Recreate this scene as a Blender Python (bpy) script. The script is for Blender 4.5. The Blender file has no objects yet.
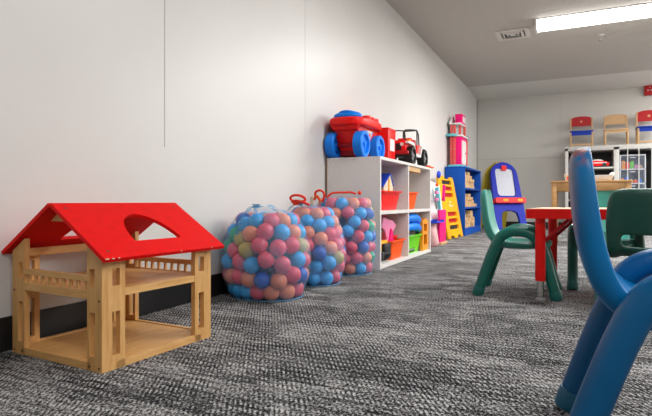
import bpy, bmesh, math, random
import numpy as np
from mathutils import Vector, Matrix, Euler
random.seed(7)
PI = math.pi
SC = bpy.context.scene
COL = SC.collection

# ------------------------------------------------------------------ materials
def mat(name, rgb, rough=0.45, metal=0.0, spec=0.5, var=0.06, scale=30.0, bump=0.0, bscale=200.0, emit=None, coat=0.0):
    m = bpy.data.materials.new(name); m.use_nodes = True
    nt = m.node_tree; b = nt.nodes['Principled BSDF']
    tc = nt.nodes.new('ShaderNodeTexCoord')
    n = nt.nodes.new('ShaderNodeTexNoise'); n.inputs['Scale'].default_value = scale; n.inputs['Detail'].default_value = 3
    nt.links.new(tc.outputs['Object'], n.inputs['Vector'])
    r = nt.nodes.new('ShaderNodeValToRGB')
    r.color_ramp.elements[0].position = 0.3; r.color_ramp.elements[1].position = 0.7
    r.color_ramp.elements[0].color = tuple(max(0, c*(1-var)) for c in rgb)+(1,)
    r.color_ramp.elements[1].color = tuple(min(1, c*(1+var)) for c in rgb)+(1,)
    nt.links.new(n.outputs['Fac'], r.inputs['Fac']); nt.links.new(r.outputs['Color'], b.inputs['Base Color'])
    b.inputs['Roughness'].default_value = rough; b.inputs['Metallic'].default_value = metal
    b.inputs['Specular IOR Level'].default_value = spec
    if coat: b.inputs['Coat Weight'].default_value = coat
    if bump:
        n2 = nt.nodes.new('ShaderNodeTexNoise'); n2.inputs['Scale'].default_value = bscale
        nt.links.new(tc.outputs['Object'], n2.inputs['Vector'])
        bp = nt.nodes.new('ShaderNodeBump'); bp.inputs['Strength'].default_value = bump; bp.inputs['Distance'].default_value = 0.01
        nt.links.new(n2.outputs['Fac'], bp.inputs['Height']); nt.links.new(bp.outputs['Normal'], b.inputs['Normal'])
    if emit:
        b.inputs['Emission Color'].default_value = tuple(emit[:3])+(1,); b.inputs['Emission Strength'].default_value = emit[3]
    return m

def wood(name, c1, c2, axis='X', rough=0.45, s=9.0):
    m = bpy.data.materials.new(name); m.use_nodes = True
    nt = m.node_tree; b = nt.nodes['Principled BSDF']
    tc = nt.nodes.new('ShaderNodeTexCoord'); mp = nt.nodes.new('ShaderNodeMapping')
    k = {'X': (1, 9, 9), 'Y': (9, 1, 9), 'Z': (9, 9, 1)}[axis]
    mp.inputs['Scale'].default_value = k
    nt.links.new(tc.outputs['Object'], mp.inputs['Vector'])
    n = nt.nodes.new('ShaderNodeTexNoise'); n.inputs['Scale'].default_value = s; n.inputs['Detail'].default_value = 5; n.inputs['Distortion'].default_value = 0.6
    nt.links.new(mp.outputs['Vector'], n.inputs['Vector'])
    r = nt.nodes.new('ShaderNodeValToRGB'); r.color_ramp.elements[0].position = 0.3; r.color_ramp.elements[1].position = 0.72
    r.color_ramp.elements[0].color = c1+(1,); r.color_ramp.elements[1].color = c2+(1,)
    nt.links.new(n.outputs['Fac'], r.inputs['Fac']); nt.links.new(r.outputs['Color'], b.inputs['Base Color'])
    b.inputs['Roughness'].default_value = rough
    return m

M = {}
M['pine_x'] = wood('pine_x', (.60, .31, .095), (.76, .45, .175), 'X')
M['pine_y'] = wood('pine_y', (.60, .31, .095), (.76, .45, .175), 'Y')
M['pine_z'] = wood('pine_z', (.58, .295, .09), (.74, .43, .165), 'Z')
M['maple'] = wood('maple', (.66, .50, .32), (.76, .60, .40), 'X')
M['table_wood'] = wood('table_wood', (.42, .22, .075), (.55, .31, .12), 'X')
M['chair_wood'] = wood('chair_wood', (.46, .27, .12), (.58, .36, .17), 'Z')
M['block'] = wood('block', (.58, .36, .16), (.76, .52, .27), 'Y', s=20)
M['hardboard'] = mat('hardboard', (.36, .21, .09), .7)
M['roof_red'] = mat('roof_red', (.78, .004, .004), .55, spec=.12, var=.05)
M['white_lam'] = mat('white_lam', (.74, .72, .70), .4, var=.02)
M['screw'] = mat('screw', (.10, .06, .035), .5)
M['red'] = mat('red', (.86, .008, .006), .36, spec=.25)
M['dred'] = mat('dred', (.42, .010, .014), .45, spec=.25)
M['blue_toy'] = mat('blue_toy', (.004, .22, .86), .36, spec=.25)
M['blue_dark'] = mat('blue_dark', (.008, .03, .16), .45)
M['white_toy'] = mat('white_toy', (.80, .79, .78), .4)
M['black'] = mat('black', (.014, .014, .015), .5)
M['rubber'] = mat('rubber', (.012, .012, .012), .65, bump=.4, bscale=60)
M['grey'] = mat('grey', (.35, .35, .36), .4)
M['chrome'] = mat('chrome', (.62, .61, .59), .25, metal=1.0)
M['orange'] = mat('orange', (.88, .095, .004), .45, spec=.2)
M['orange_y'] = mat('orange_y', (.90, .30, .01), .4)
M['yellow'] = mat('yellow', (.86, .40, .003), .45, spec=.25)
M['yellow_d'] = mat('yellow_d', (.50, .38, .03), .45)
M['green_bin'] = mat('green_bin', (.14, .60, .01), .42, spec=.25)
M['pink'] = mat('pink', (.86, .008, .18), .45, spec=.2)
M['pink_l'] = mat('pink_l', (.78, .22, .42), .5)
M['pale_pink'] = mat('pale_pink', (.72, .40, .40), .7, bump=.3, bscale=40)
M['coral'] = mat('coral', (.76, .10, .09), .5, spec=.2)
M['teal_l'] = mat('teal_l', (.13, .55, .60), .45)
M['shelf_blue'] = mat('shelf_blue', (.004, .075, .40), .5, spec=.2)
M['easel_blue'] = mat('easel_blue', (.004, .018, .40), .45, spec=.2)
M['board_white'] = mat('board_white', (.50, .52, .60), .35)
M['tan'] = mat('tan', (.62, .38, .18), .55)
M['cream'] = mat('cream', (.75, .66, .48), .5)
M['roof_blue'] = mat('roof_blue', (.012, .06, .58), .45, spec=.25)
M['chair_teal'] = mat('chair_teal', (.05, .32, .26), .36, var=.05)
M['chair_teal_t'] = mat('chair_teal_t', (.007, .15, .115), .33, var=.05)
M['chair_teal_l'] = mat('chair_teal_l', (.05, .34, .27), .36, var=.05)
M['chair_teal_shaded'] = mat('chair_teal_shaded', (.006, .075, .055), .36, var=.05)  # chair green darkened in the colour for the shaded side facing the camera
M['cap_teal'] = mat('cap_teal', (.012, .15, .13), .4)
M['blue_shell'] = mat('blue_shell', (.001, .165, .43), .36, spec=.3, var=.10, scale=14)
M['blue_tube'] = mat('blue_tube', (.001, .105, .275), .33, spec=.35, var=.08, scale=14)
def scuff(m):
    nt = m.node_tree; N = nt.nodes.new; L = nt.links.new; b = nt.nodes['Principled BSDF']
    tc = N('ShaderNodeTexCoord'); sp = N('ShaderNodeSeparateXYZ'); L(tc.outputs['Object'], sp.inputs[0])
    old = b.inputs['Base Color'].links[0].from_socket
    def rng(sock, a, c):
        r = N('ShaderNodeMapRange'); r.inputs['From Min'].default_value = a; r.inputs['From Max'].default_value = c; L(sock, r.inputs['Value']); return r.outputs['Result']
    def mul(a, c):
        n = N('ShaderNodeMath'); n.operation = 'MULTIPLY'; L(a, n.inputs[0])
        if isinstance(c, float): n.inputs[1].default_value = c
        else: L(c, n.inputs[1])
        return n.outputs[0]
    def mix(f, c1, col):
        n = N('ShaderNodeMixRGB'); L(f, n.inputs[0]); L(c1, n.inputs[1]); n.inputs[2].default_value = col+(1,); return n.outputs[0]
    n1 = N('ShaderNodeTexNoise'); n1.inputs['Scale'].default_value = 34; n1.inputs['Detail'].default_value = 4; L(tc.outputs['Object'], n1.inputs['Vector'])
    n2 = N('ShaderNodeTexNoise'); n2.inputs['Scale'].default_value = 12; n2.inputs['Detail'].default_value = 6; L(tc.outputs['Object'], n2.inputs['Vector'])
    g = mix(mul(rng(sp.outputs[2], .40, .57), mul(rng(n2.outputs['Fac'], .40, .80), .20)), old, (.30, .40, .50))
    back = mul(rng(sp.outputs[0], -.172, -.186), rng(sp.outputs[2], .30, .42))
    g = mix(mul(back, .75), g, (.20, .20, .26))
    g = mix(mul(rng(sp.outputs[2], .525, .545), rng(n1.outputs['Fac'], .50, .60)), g, (.30, .10, .10))
    L(g, b.inputs['Base Color'])
scuff(M['blue_shell'])
M['cap_blue'] = mat('cap_blue', (.010, .13, .24), .4)
M['seat_blue'] = mat('seat_blue', (.006, .035, .32), .5, spec=.2)
M['paper'] = mat('paper', (.72, .70, .66), .7, bump=.3, bscale=60)
M['cab_white'] = mat('cab_white', (.52, .51, .48), .45, var=.02)
M['clear_bin'] = mat('clear_bin', (.46, .48, .53), .3)
M['cord_red'] = mat('cord_red', (.86, .035, .008), .5)
M['vent_white'] = mat('vent_white', (.60, .585, .55), .5)
M['lamp_emit'] = mat('lamp_emit', (.9, .9, .9), .5, emit=(1, .99, .97, 11.0))
M['label_blue'] = mat('label_blue', (.35, .45, .70), .5)
M['rust'] = mat('rust', (.28, .10, .09), .6)
BALL = {'salmon orange': (.88, .26, .11), 'pinkish red': (.80, .07, .11), 'light blue': (.02, .38, .82), 'dark blue': (.004, .08, .48), 'green': (.01, .38, .17), 'olive yellow': (.54, .40, .07)}
for k, v in BALL.items(): M['ball '+k] = mat('ball_'+k.replace(' ', '_'), v, .38, var=.03)

def m_wall(name, c1, c2, rough):
    m = mat(name, c1, rough, var=.0)
    nt = m.node_tree; b = nt.nodes['Principled BSDF']
    r = [n for n in nt.nodes if n.type == 'VALTORGB'][0]; n = [n for n in nt.nodes if n.type == 'TEX_NOISE'][0]
    n.inputs['Scale'].default_value = 1.3; r.color_ramp.elements[0].color = c1+(1,); r.color_ramp.elements[1].color = c2+(1,)
    n2 = nt.nodes.new('ShaderNodeTexNoise'); n2.inputs['Scale'].default_value = 5.0
    bp = nt.nodes.new('ShaderNodeBump'); bp.inputs['Strength'].default_value = .12; bp.inputs['Distance'].default_value = .02
    tc = [q for q in nt.nodes if q.type == 'TEX_COORD'][0]
    nt.links.new(tc.outputs['Object'], n2.inputs['Vector'])
    nt.links.new(n2.outputs['Fac'], bp.inputs['Height']); nt.links.new(bp.outputs['Normal'], b.inputs['Normal'])
    return m
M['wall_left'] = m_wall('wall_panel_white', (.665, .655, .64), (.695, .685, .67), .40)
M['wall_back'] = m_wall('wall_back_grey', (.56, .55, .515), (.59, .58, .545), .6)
M['ceiling'] = mat('ceiling_texture', (.53, .505, .465), .9, var=.10, scale=120, bump=1.0, bscale=160)
M['baseboard'] = mat('baseboard_black', (.010, .010, .011), .5)

def m_carpet():
    m = bpy.data.materials.new('carpet'); m.use_nodes = True
    nt = m.node_tree; N = nt.nodes.new; L = nt.links.new; b = nt.nodes['Principled BSDF']
    tc = N('ShaderNodeTexCoord')
    def mapping(sc, rot=0):
        mp = N('ShaderNodeMapping'); mp.inputs['Scale'].default_value = sc; mp.inputs['Rotation'].default_value = (0, 0, rot)
        L(tc.outputs['Object'], mp.inputs['Vector']); return mp.outputs['Vector']
    def noise(vec, s, d=2, rgh=.5):
        n = N('ShaderNodeTexNoise'); n.inputs['Scale'].default_value = s; n.inputs['Detail'].default_value = d; n.inputs['Roughness'].default_value = rgh
        L(vec, n.inputs['Vector']); return n.outputs['Fac']
    def math_(op, a, c=None, clamp=False):
        n = N('ShaderNodeMath'); n.operation = op; n.use_clamp = clamp
        for i, v in enumerate((a, c)):
            if v is None: continue
            if isinstance(v, (int, float)): n.inputs[i].default_value = v
            else: L(v, n.inputs[i])
        return n.outputs[0]
    # rectangular patches, long across the room
    def cells(sc, off):
        mp = N('ShaderNodeMapping'); mp.inputs['Scale'].default_value = sc; mp.inputs['Location'].default_value = off
        L(tc.outputs['Object'], mp.inputs['Vector'])
        v = N('ShaderNodeTexVoronoi'); v.distance = 'CHEBYCHEV'; v.inputs['Scale'].default_value = 1.0; v.inputs['Randomness'].default_value = .8
        L(mp.outputs['Vector'], v.inputs['Vector'])
        s = N('ShaderNodeSeparateColor'); L(v.outputs['Color'], s.inputs['Color']); return s.outputs[0], s.outputs[1]
    a1, a2 = cells((4.0, 9.0, 1), (0, 0, 0)); b1, b2 = cells((11, 22, 1), (3.3, 1.7, 0))
    patch = math_('ADD', math_('MULTIPLY', a1, .55), math_('MULTIPLY', b1, .45))
    cloud = noise(mapping((1, 1.7, 1)), 6.0, 6, .72)
    # woven dashes : slanting ribs broken into rows
    w1 = N('ShaderNodeTexWave'); w1.wave_type = 'BANDS'; w1.bands_direction = 'X'; w1.inputs['Scale'].default_value = 25.0; w1.inputs['Distortion'].default_value = 2.2; w1.inputs['Detail'].default_value = 1; w1.inputs['Detail Scale'].default_value = 2.0
    L(mapping((1, 1, 1), math.radians(-32)), w1.inputs['Vector'])
    w2 = N('ShaderNodeTexWave'); w2.wave_type = 'BANDS'; w2.bands_direction = 'Y'; w2.inputs['Scale'].default_value = 9.0; w2.inputs['Distortion'].default_value = 2.0; w2.inputs['Detail'].default_value = 2; w2.inputs['Detail Scale'].default_value = 3.0
    L(mapping((1, 1, 1)), w2.inputs['Vector'])
    dash = math_('MULTIPLY', w1.outputs['Fac'], math_('ADD', math_('MULTIPLY', w2.outputs['Fac'], .8), .2))
    spk = noise(mapping((1, .7, 1)), 130, 2, .7)
    spk2 = noise(mapping((1, 1, 1)), 330, 1, .7)
    dstr = math_('MULTIPLY', math_('SUBTRACT', dash, .32), math_('ADD', math_('MULTIPLY', b2, .7), .22))
    v = math_('ADD', math_('MULTIPLY', math_('SUBTRACT', patch, .5), .40), math_('MULTIPLY', math_('SUBTRACT', cloud, .5), .55))
    v = math_('ADD', v, math_('MULTIPLY', dstr, .85))
    v = math_('ADD', v, math_('MULTIPLY', math_('SUBTRACT', spk, .5), 2.4))
    v = math_('ADD', v, math_('MULTIPLY', math_('SUBTRACT', spk2, .5), 1.5))
    v = math_('ADD', v, .50, True)
    r = N('ShaderNodeValToRGB'); e = r.color_ramp.elements
    e[0].position = .14; e[0].color = (.007, .007, .009, 1); e[1].position = .92; e[1].color = (.56, .555, .55, 1)
    q = e.new(.48); q.color = (.086, .086, .090, 1)
    L(v, r.inputs['Fac']); L(r.outputs['Color'], b.inputs['Base Color'])
    b.inputs['Roughness'].default_value = .95; b.inputs['Specular IOR Level'].default_value = .1
    bp = N('ShaderNodeBump'); bp.inputs['Strength'].default_value = .5; bp.inputs['Distance'].default_value = .006
    L(v, bp.inputs['Height']); L(bp.outputs['Normal'], b.inputs['Normal'])
    return m
M['carpet'] = m_carpet()

def m_net(name, rgb, op):
    m = bpy.data.materials.new(name); m.use_nodes = True
    nt = m.node_tree; N = nt.nodes.new; L = nt.links.new
    for n in list(nt.nodes):
        if n.type == 'BSDF_PRINCIPLED': nt.nodes.remove(n)
    out = [n for n in nt.nodes if n.type == 'OUTPUT_MATERIAL'][0]
    tr = N('ShaderNodeBsdfTransparent'); tr.inputs['Color'].default_value = (.95, .97, 1, 1)
    df = N('ShaderNodeBsdfPrincipled'); df.inputs['Base Color'].default_value = rgb+(1,); df.inputs['Roughness'].default_value = .5
    tc = N('ShaderNodeTexCoord'); n = N('ShaderNodeTexNoise'); n.inputs['Scale'].default_value = 9; n.inputs['Detail'].default_value = 3
    L(tc.outputs['Object'], n.inputs['Vector'])
    mr = N('ShaderNodeMapRange'); mr.inputs['From Min'].default_value = .35; mr.inputs['From Max'].default_value = .7
    mr.inputs['To Min'].default_value = op*.6; mr.inputs['To Max'].default_value = op*1.5
    L(n.outputs['Fac'], mr.inputs['Value'])
    mx = N('ShaderNodeMixShader'); L(mr.outputs['Result'], mx.inputs['Fac']); L(tr.outputs[0], mx.inputs[1]); L(df.outputs[0], mx.inputs[2])
    L(mx.outputs[0], out.inputs['Surface'])
    return m
M['net'] = m_net('mesh_net', (.40, .62, .95), .18)
M['net_dense'] = m_net('mesh_net_gathered', (.10, .36, .62), .62)
M['clear_plastic'] = m_net('clear_plastic', (.40, .45, .55), .13)

# ------------------------------------------------------------------ mesh helpers
def smooth_path(pts, n=6, closed=False):
    pts = [Vector(p) for p in pts]; out = []; k = len(pts)
    rng = range(k) if closed else range(k-1)
    for i in rng:
        p1, p2 = pts[i], pts[(i+1) % k]
        p0 = pts[i-1] if (closed or i > 0) else p1*2-p2
        p3 = pts[(i+2) % k] if (closed or i+2 < k) else p2*2-p1
        for j in range(n):
            t = j/n
            out.append(.5*((2*p1)+(p2-p0)*t+(2*p0-5*p1+4*p2-p3)*t*t+(3*p1-p0-3*p2+p3)*t**3))
    if not closed: out.append(pts[-1])
    return out

class MB:
    def __init__(s): s.bm = bmesh.new()
    def box(s, c, d, rot=(0, 0, 0), bev=0.0, seg=2):
        m = Matrix.Translation(c) @ Euler(rot).to_matrix().to_4x4() @ Matrix.Diagonal((d[0], d[1], d[2], 1))
        v = bmesh.ops.create_cube(s.bm, size=1, matrix=m)['verts']
        if bev > 0:
            ed = list({e for q in v for e in q.link_edges})
            bmesh.ops.bevel(s.bm, geom=ed, offset=bev, segments=seg, affect='EDGES', profile=.5)
        return s
    def b(s, x0, x1, y0, y1, z0, z1, bev=0.0):
        return s.box(((x0+x1)/2, (y0+y1)/2, (z0+z1)/2), (abs(x1-x0), abs(y1-y0), abs(z1-z0)), bev=bev)
    def frustum(s, c, bot, top, h, bev=0):       # tapered box, c = centre of the base
        vs = []
        for (sx, sy), z in ((bot, 0), (top, h)):
            for i, j in ((-1, -1), (1, -1), (1, 1), (-1, 1)):
                vs.append(s.bm.verts.new((c[0]+i*sx/2, c[1]+j*sy/2, c[2]+z)))
        f = [s.bm.faces.new([vs[k] for k in q]) for q in ((3, 2, 1, 0), (4, 5, 6, 7), (0, 1, 5, 4), (1, 2, 6, 5), (2, 3, 7, 6), (3, 0, 4, 7))]
        if bev:
            bmesh.ops.bevel(s.bm, geom=list({e for q in f for e in q.edges}), offset=bev, segments=2, affect='EDGES', profile=.5)
        return s
    def cyl(s, p0, p1, r0, r1=None, seg=16, bev=0):
        p0, p1 = Vector(p0), Vector(p1); d = p1-p0; r1 = r0 if r1 is None else r1
        m = Matrix.Translation((p0+p1)/2) @ d.to_track_quat('Z', 'Y').to_matrix().to_4x4()
        v = bmesh.ops.create_cone(s.bm, cap_ends=True, cap_tris=False, segments=seg, radius1=r0, radius2=r1, depth=d.length, matrix=m)['verts']
        if bev:
            ed = [e for e in {e for q in v for e in q.link_edges} if any(len(f.verts) > 4 for f in e.link_faces)]
            bmesh.ops.bevel(s.bm, geom=ed, offset=bev, segments=2, affect='EDGES', profile=.5)
        return s
    def tube(s, pts, r, seg=10, closed=False, caps=True):
        pts = [Vector(p) for p in pts]; n = len(pts); rs = r if isinstance(r, (list, tuple)) else [r]*n
        T = []
        for i in range(n):
            a = pts[(i-1) % n] if (closed or i > 0) else pts[i]; c = pts[(i+1) % n] if (closed or i < n-1) else pts[i]
            T.append((c-a).normalized())
        u = T[0].orthogonal().normalized(); rings = []
        for i in range(n):
            u = (u - T[i]*u.dot(T[i])).normalized(); w = T[i].cross(u)
            rings.append([s.bm.verts.new(pts[i]+(u*math.cos(2*PI*k/seg)+w*math.sin(2*PI*k/seg))*rs[i]) for k in range(seg)])
        for i in range(n if closed else n-1):
            A, B = rings[i], rings[(i+1) % n]
            for k in range(seg): s.bm.faces.new((A[k], A[(k+1) % seg], B[(k+1) % seg], B[k]))
        if caps and not closed:
            s.bm.faces.new(list(reversed(rings[0]))); s.bm.faces.new(rings[-1])
        return s
    def lathe(s, prof, seg=24, m=Matrix()):
        rings = []
        for r, z in prof:
            if r < 1e-6: rings.append([s.bm.verts.new(m @ Vector((0, 0, z)))])
            else: rings.append([s.bm.verts.new(m @ Vector((r*math.cos(2*PI*k/seg), r*math.sin(2*PI*k/seg), z))) for k in range(seg)])
        for A, B in zip(rings, rings[1:]):
            for k in range(seg):
                q = [A[k % len(A)], A[(k+1) % len(A)], B[(k+1) % len(B)], B[k % len(B)]]
                q = list(dict.fromkeys(q))
                if len(q) > 2: s.bm.faces.new(q)
        return s
    def sphere(s, c, r, seg=16, rings=10, sc=(1, 1, 1), rot=(0, 0, 0)):
        m = Matrix.Translation(c) @ Euler(rot).to_matrix().to_4x4() @ Matrix.Diagonal((sc[0], sc[1], sc[2], 1))
        bmesh.ops.create_uvsphere(s.bm, u_segments=seg, v_segments=rings, radius=r, matrix=m); return s
    def plate(s, outer, holes, th, m=Matrix()):   # polygon with holes in local XY, extruded +Z
        bm = bmesh.new(); edges = []
        for loop in [outer]+list(holes):
            vs = [bm.verts.new((p[0], p[1], 0)) for p in loop]
            for i in range(len(vs)): edges.append(bm.edges.new((vs[i], vs[(i+1) % len(vs)])))
        bmesh.ops.triangle_fill(bm, use_beauty=True, use_dissolve=False, edges=edges, normal=(0, 0, 1))
        g = bmesh.ops.extrude_face_region(bm, geom=bm.faces[:])
        bmesh.ops.translate(bm, verts=[q for q in g['geom'] if isinstance(q, bmesh.types.BMVert)], vec=(0, 0, th))
        bmesh.ops.recalc_face_normals(bm, faces=bm.faces[:])
        bmesh.ops.dissolve_limit(bm, angle_limit=.01, verts=bm.verts[:], edges=bm.edges[:]) if not holes else None
        me = bpy.data.meshes.new('tmp'); bm.to_mesh(me); bm.free(); me.transform(m); s.bm.from_mesh(me); bpy.data.meshes.remove(me)
        return s
    def build(s, name, m, parent=None, smooth=40, loc=None, sub=0):
        bmesh.ops.recalc_face_normals(s.bm, faces=s.bm.faces[:])
        me = bpy.data.meshes.new(name); s.bm.to_mesh(me); s.bm.free()
        me.materials.append(M[m] if isinstance(m, str) else m)
        o = bpy.data.objects.new(name, me); COL.objects.link(o)
        if smooth:
            for p in me.polygons: p.use_smooth = True
            me.set_sharp_from_angle(angle=math.radians(smooth))
        if parent: o.parent = parent
        if loc: o.location = loc
        if sub:
            md = o.modifiers.new('subsurf', 'SUBSURF'); md.levels = sub; md.render_levels = sub
        return o

def tag(o, label, cat, group=None):
    o['label'] = label; o['category'] = cat
    if group: o['group'] = group
    return o
def thing(name, label, cat, loc=(0, 0, 0), rz=0, group=None, rot=None, scale=1):
    o = bpy.data.objects.new(name, None); COL.objects.link(o); o.empty_display_size = .05
    o.location = loc; o.rotation_euler = rot if rot else (0, 0, rz); o.scale = (scale,)*3
    return tag(o, label, cat, group)
def struct(o): o['kind'] = 'structure'; return o
def copy_tree(o, parent=None):
    c = o.copy(); COL.objects.link(c)
    if parent: c.parent = parent
    for ch in list(o.children): copy_tree(ch, c)
    return c
def kids(o):
    for ch in o.children:
        yield ch
        yield from kids(ch)
def rrect(x0, x1, y0, y1, r, n=4):
    out = []
    for cx, cy, a in ((x1-r, y1-r, 0), (x0+r, y1-r, PI/2), (x0+r, y0+r, PI), (x1-r, y0+r, 1.5*PI)):
        for i in range(n+1): out.append((cx+r*math.cos(a+i*PI/2/n), cy+r*math.sin(a+i*PI/2/n)))
    return out
RX = lambda a: Matrix.Rotation(a, 4, 'X')
RY = lambda a: Matrix.Rotation(a, 4, 'Y')
RZ = lambda a: Matrix.Rotation(a, 4, 'Z')
TR = Matrix.Translation
XZ = Matrix(((1, 0, 0, 0), (0, 0, -1, 0), (0, 1, 0, 0), (0, 0, 0, 1)))      # local XY -> XZ, extrude toward -Y
YZ = Matrix(((0, 0, 1, 0), (1, 0, 0, 0), (0, 1, 0, 0), (0, 0, 0, 1)))       # local XY -> YZ, extrude toward +X

# ------------------------------------------------------------------ room
XL, YB, ZC, XR, YF, YC = -1.713, 10.336, 2.52, 5.2, -2.6, 9.356
struct(MB().b(XL-.1, XR+.1, YF-.1, YB+.1, -.1, 0).build('floor', 'carpet', smooth=0))
struct(MB().b(XL-.12, XL, YF-.1, YB, 0, ZC+.1).build('wall_left', 'wall_left', smooth=0))
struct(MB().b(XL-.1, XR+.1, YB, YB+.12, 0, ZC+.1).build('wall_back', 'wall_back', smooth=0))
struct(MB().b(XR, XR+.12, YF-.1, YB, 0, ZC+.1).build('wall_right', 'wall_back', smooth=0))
struct(MB().b(XL-.1, XR+.1, YF-.12, YF, 0, ZC+.1).build('wall_front', 'wall_back', smooth=0))
struct(MB().b(XL-.1, XR+.1, YF-.1, YC, ZC, ZC+.1).build('ceiling', 'ceiling', smooth=0))
sl = MB(); sl.plate([(YC, ZC), (YB+.05, 2.455), (YB+.05, 2.62), (YC, 2.62)], [], XR+.1-XL+.1, TR((XL-.1, 0, 0)) @ YZ)
struct(sl.build('ceiling_slope', mat('slope_paint_lit', (.66, .65, .61), .6, var=.02), smooth=0))  # wall paint lightened to stand in for fixture light on the slope
struct(MB().b(XL, XL+.010, YF, YB, 0, .114, bev=.003).build('baseboard_left', 'baseboard', smooth=0))
struct(MB().b(XL+.01, XR, YB-.010, YB, 0, .114, bev=.003).build('baseboard_back', 'baseboard', smooth=0))
for i, (y, z0, z1, w) in enumerate(((1.837, .75, ZC, .0035), (3.223, .9, ZC, .0012))):
    struct(MB().b(XL-.001, XL+.0010, y-w/2, y+w/2, z0, z1).build('trim_%d' % (i+1), mat('seam_%d' % i, (.40, .385, .36) if i == 0 else (.58, .57, .555), .6), smooth=0))
M['seam'] = mat('seam', (.30, .29, .27), .6)
struct(MB().b(XL, XR, YB-.004, YB+.001, 1.295, 1.306).build('trim_3', mat('rail', (.45, .44, .41), .6), smooth=0))
struct(MB().b(XL, XL+.014, YB-.012, YB, .114, 2.455).build('trim_4', 'seam', smooth=0))
struct(MB().b(-.24, -.236, YB-.003, YB+.001, .114, 2.455).build('trim_5', mat('seam_b', (.46, .45, .42), .6), smooth=0))

# ------------------------------------------------------------------ ceiling fittings
t = thing('fluorescent_ceiling_light', 'long white glowing fluorescent tube light fixed to the ceiling', 'ceiling light', (.80, 6.32, ZC))
q = MB(); pr = [(-.145, 0), (.145, 0), (.135, -.045), (.09, -.078), (-.09, -.078), (-.135, -.045)]
q.plate(pr, [], 2.36, TR((-1.18, 0, 0)) @ YZ).build('diffuser', 'lamp_emit', t, smooth=0)
for sx in (-1, 1): MB().b(sx*1.18, sx*1.20, -.15, .15, -.085, 0, bev=.004).build('end_cap', 'white_lam', t)
MB().b(-1.18, 1.18, -.15, .15, -.012, 0).build('housing', 'white_lam', t)

t = thing('ceiling_vent', 'square white ceiling vent with dark louvres beside the tube light', 'vent', (-.668, 6.60, ZC))
fr = MB(); fr.plate(rrect(-.19, .19, -.19, .19, .005, 1), [rrect(-.135, .135, -.135, .135, .004, 1)], .014, TR((0, 0, -.014)))
fr.build('frame', 'vent_white', t, smooth=0)
MB().b(-.137, .137, -.137, .137, -.005, -.001).build('duct_back', 'black', t, smooth=0)
for k, (a, r) in enumerate(((0, .105), (0, .06))):
    mb = MB()
    for sx in (-1, 1):
        mb.box((0, sx*r, -.016), (2*r+.03, .030, .003), rot=(sx*.7, 0, 0)); mb.box((sx*r, 0, -.016), (.030, 2*r+.03, .003), rot=(0, -sx*.7, 0))
    mb.build('louvre', 'vent_white', t, smooth=0)
MB().b(-.03, .03, -.03, .03, -.022, -.016).build('centre_plate', 'vent_white', t, smooth=0)

t = thing('sprinkler_head', 'small chrome fire sprinkler head hanging from the ceiling', 'sprinkler', (.289, 7.12, ZC))
MB().lathe([(0, -.012), (.03, -.010), (.04, 0)], 20).build('escutcheon', 'vent_white', t)
q = MB().cyl((0, 0, -.03), (0, 0, 0), .012); q.tube([(-.008, 0, -.03), (-.018, 0, -.045), (-.006, 0, -.062)], .003, 6).tube([(.008, 0, -.03), (.018, 0, -.045), (.006, 0, -.062)], .003, 6); q.build('body', 'grey', t)
MB().lathe([(0, -.066), (.024, -.064), (.024, -.061), (0, -.061)], 16).build('deflector', 'chrome', t)

# ------------------------------------------------------------------ wooden doll house
H = thing('doll_house', 'wooden doll house with bright red gable roof on the carpet by the wall', 'doll house', (-1.443, 1.314, 0), math.radians(-3.2))
W2, L2, TH = .222, .2325, .018
zr = lambda x: .494-.160*abs(x)/.25
MB().b(-W2+TH, W2-TH, -L2+TH, L2-TH, .004, .021).build('ground_floor', 'pine_y', H, smooth=0)
for sy in (-1, 1): MB().b(-W2+.05, W2-.05, sy*L2, sy*(L2-TH), 0, .024, bev=.001).build('base_rail', 'pine_x', H, smooth=0)
for sx in (-1, 1): MB().b(sx*W2, sx*(W2-TH), -L2+.05, L2-.05, 0, .024, bev=.001).build('base_rail', 'pine_y', H, smooth=0)
MB().b(-W2+TH, W2-TH, -L2+TH, L2-TH, .216, .234).build('upper_floor', 'pine_y', H, smooth=0)
MB().b(-W2+TH*.1, -W2+TH, -L2+.09, L2-.09, .212, .236).build('floor_edge', 'pine_y', H, smooth=0)
MB().b(W2-TH*.1, W2-TH, -L2+.08, L2-.08, .214, .236).build('floor_edge', 'pine_y', H, smooth=0)
for sx in (-1, 1):
    for sy in (-1, 1):
        # panel in the gable plane
        xo, xi = sx*W2, sx*(W2-.066); x0, x1 = min(xo, xi), max(xo, xi)
        slots = [rrect(sx*(W2-.044)-.0125, sx*(W2-.044)+.0125, z0, z1, .001, 1) for z0, z1 in ((.042, .172), (.248, .300))]
        pts = [(x0, 0), (x1, 0), (x1, zr(x1)-.016), (x0, zr(x0)-.016)]
        p = MB().plate(pts, slots, TH, TR((0, sy*L2+(0 if sy > 0 else TH), 0)) @ XZ).build('corner_post', 'pine_z', H, smooth=0)
        for sxx, zz in ((.012, .012), (.054, .012), (.012, .208)):
            MB().cyl((sx*(W2-sxx), sy*L2, zz), (sx*(W2-sxx), sy*(L2+.0012), zz), .0036, seg=10).build('screw', 'screw', p)
        # panel along the ridge direction
        yo, yi = sy*(L2-TH-.0005), sy*(L2-.082); y0, y1 = min(yo, yi), max(yo, yi)
        cy = sy*(L2-.050)
        slots = [rrect(cy-.014, cy+.014, z0, z1, .001, 1) for z0, z1 in ((.042, .172), (.248, .300))]
        MB().plate([(y0, 0), (y1, 0), (y1, zr(W2)-.016), (y0, zr(W2)-.016)], slots, TH, TR((sx*W2-(TH if sx > 0 else 0), 0, 0)) @ YZ).build('corner_post', 'pine_z', H, smooth=0)
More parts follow.
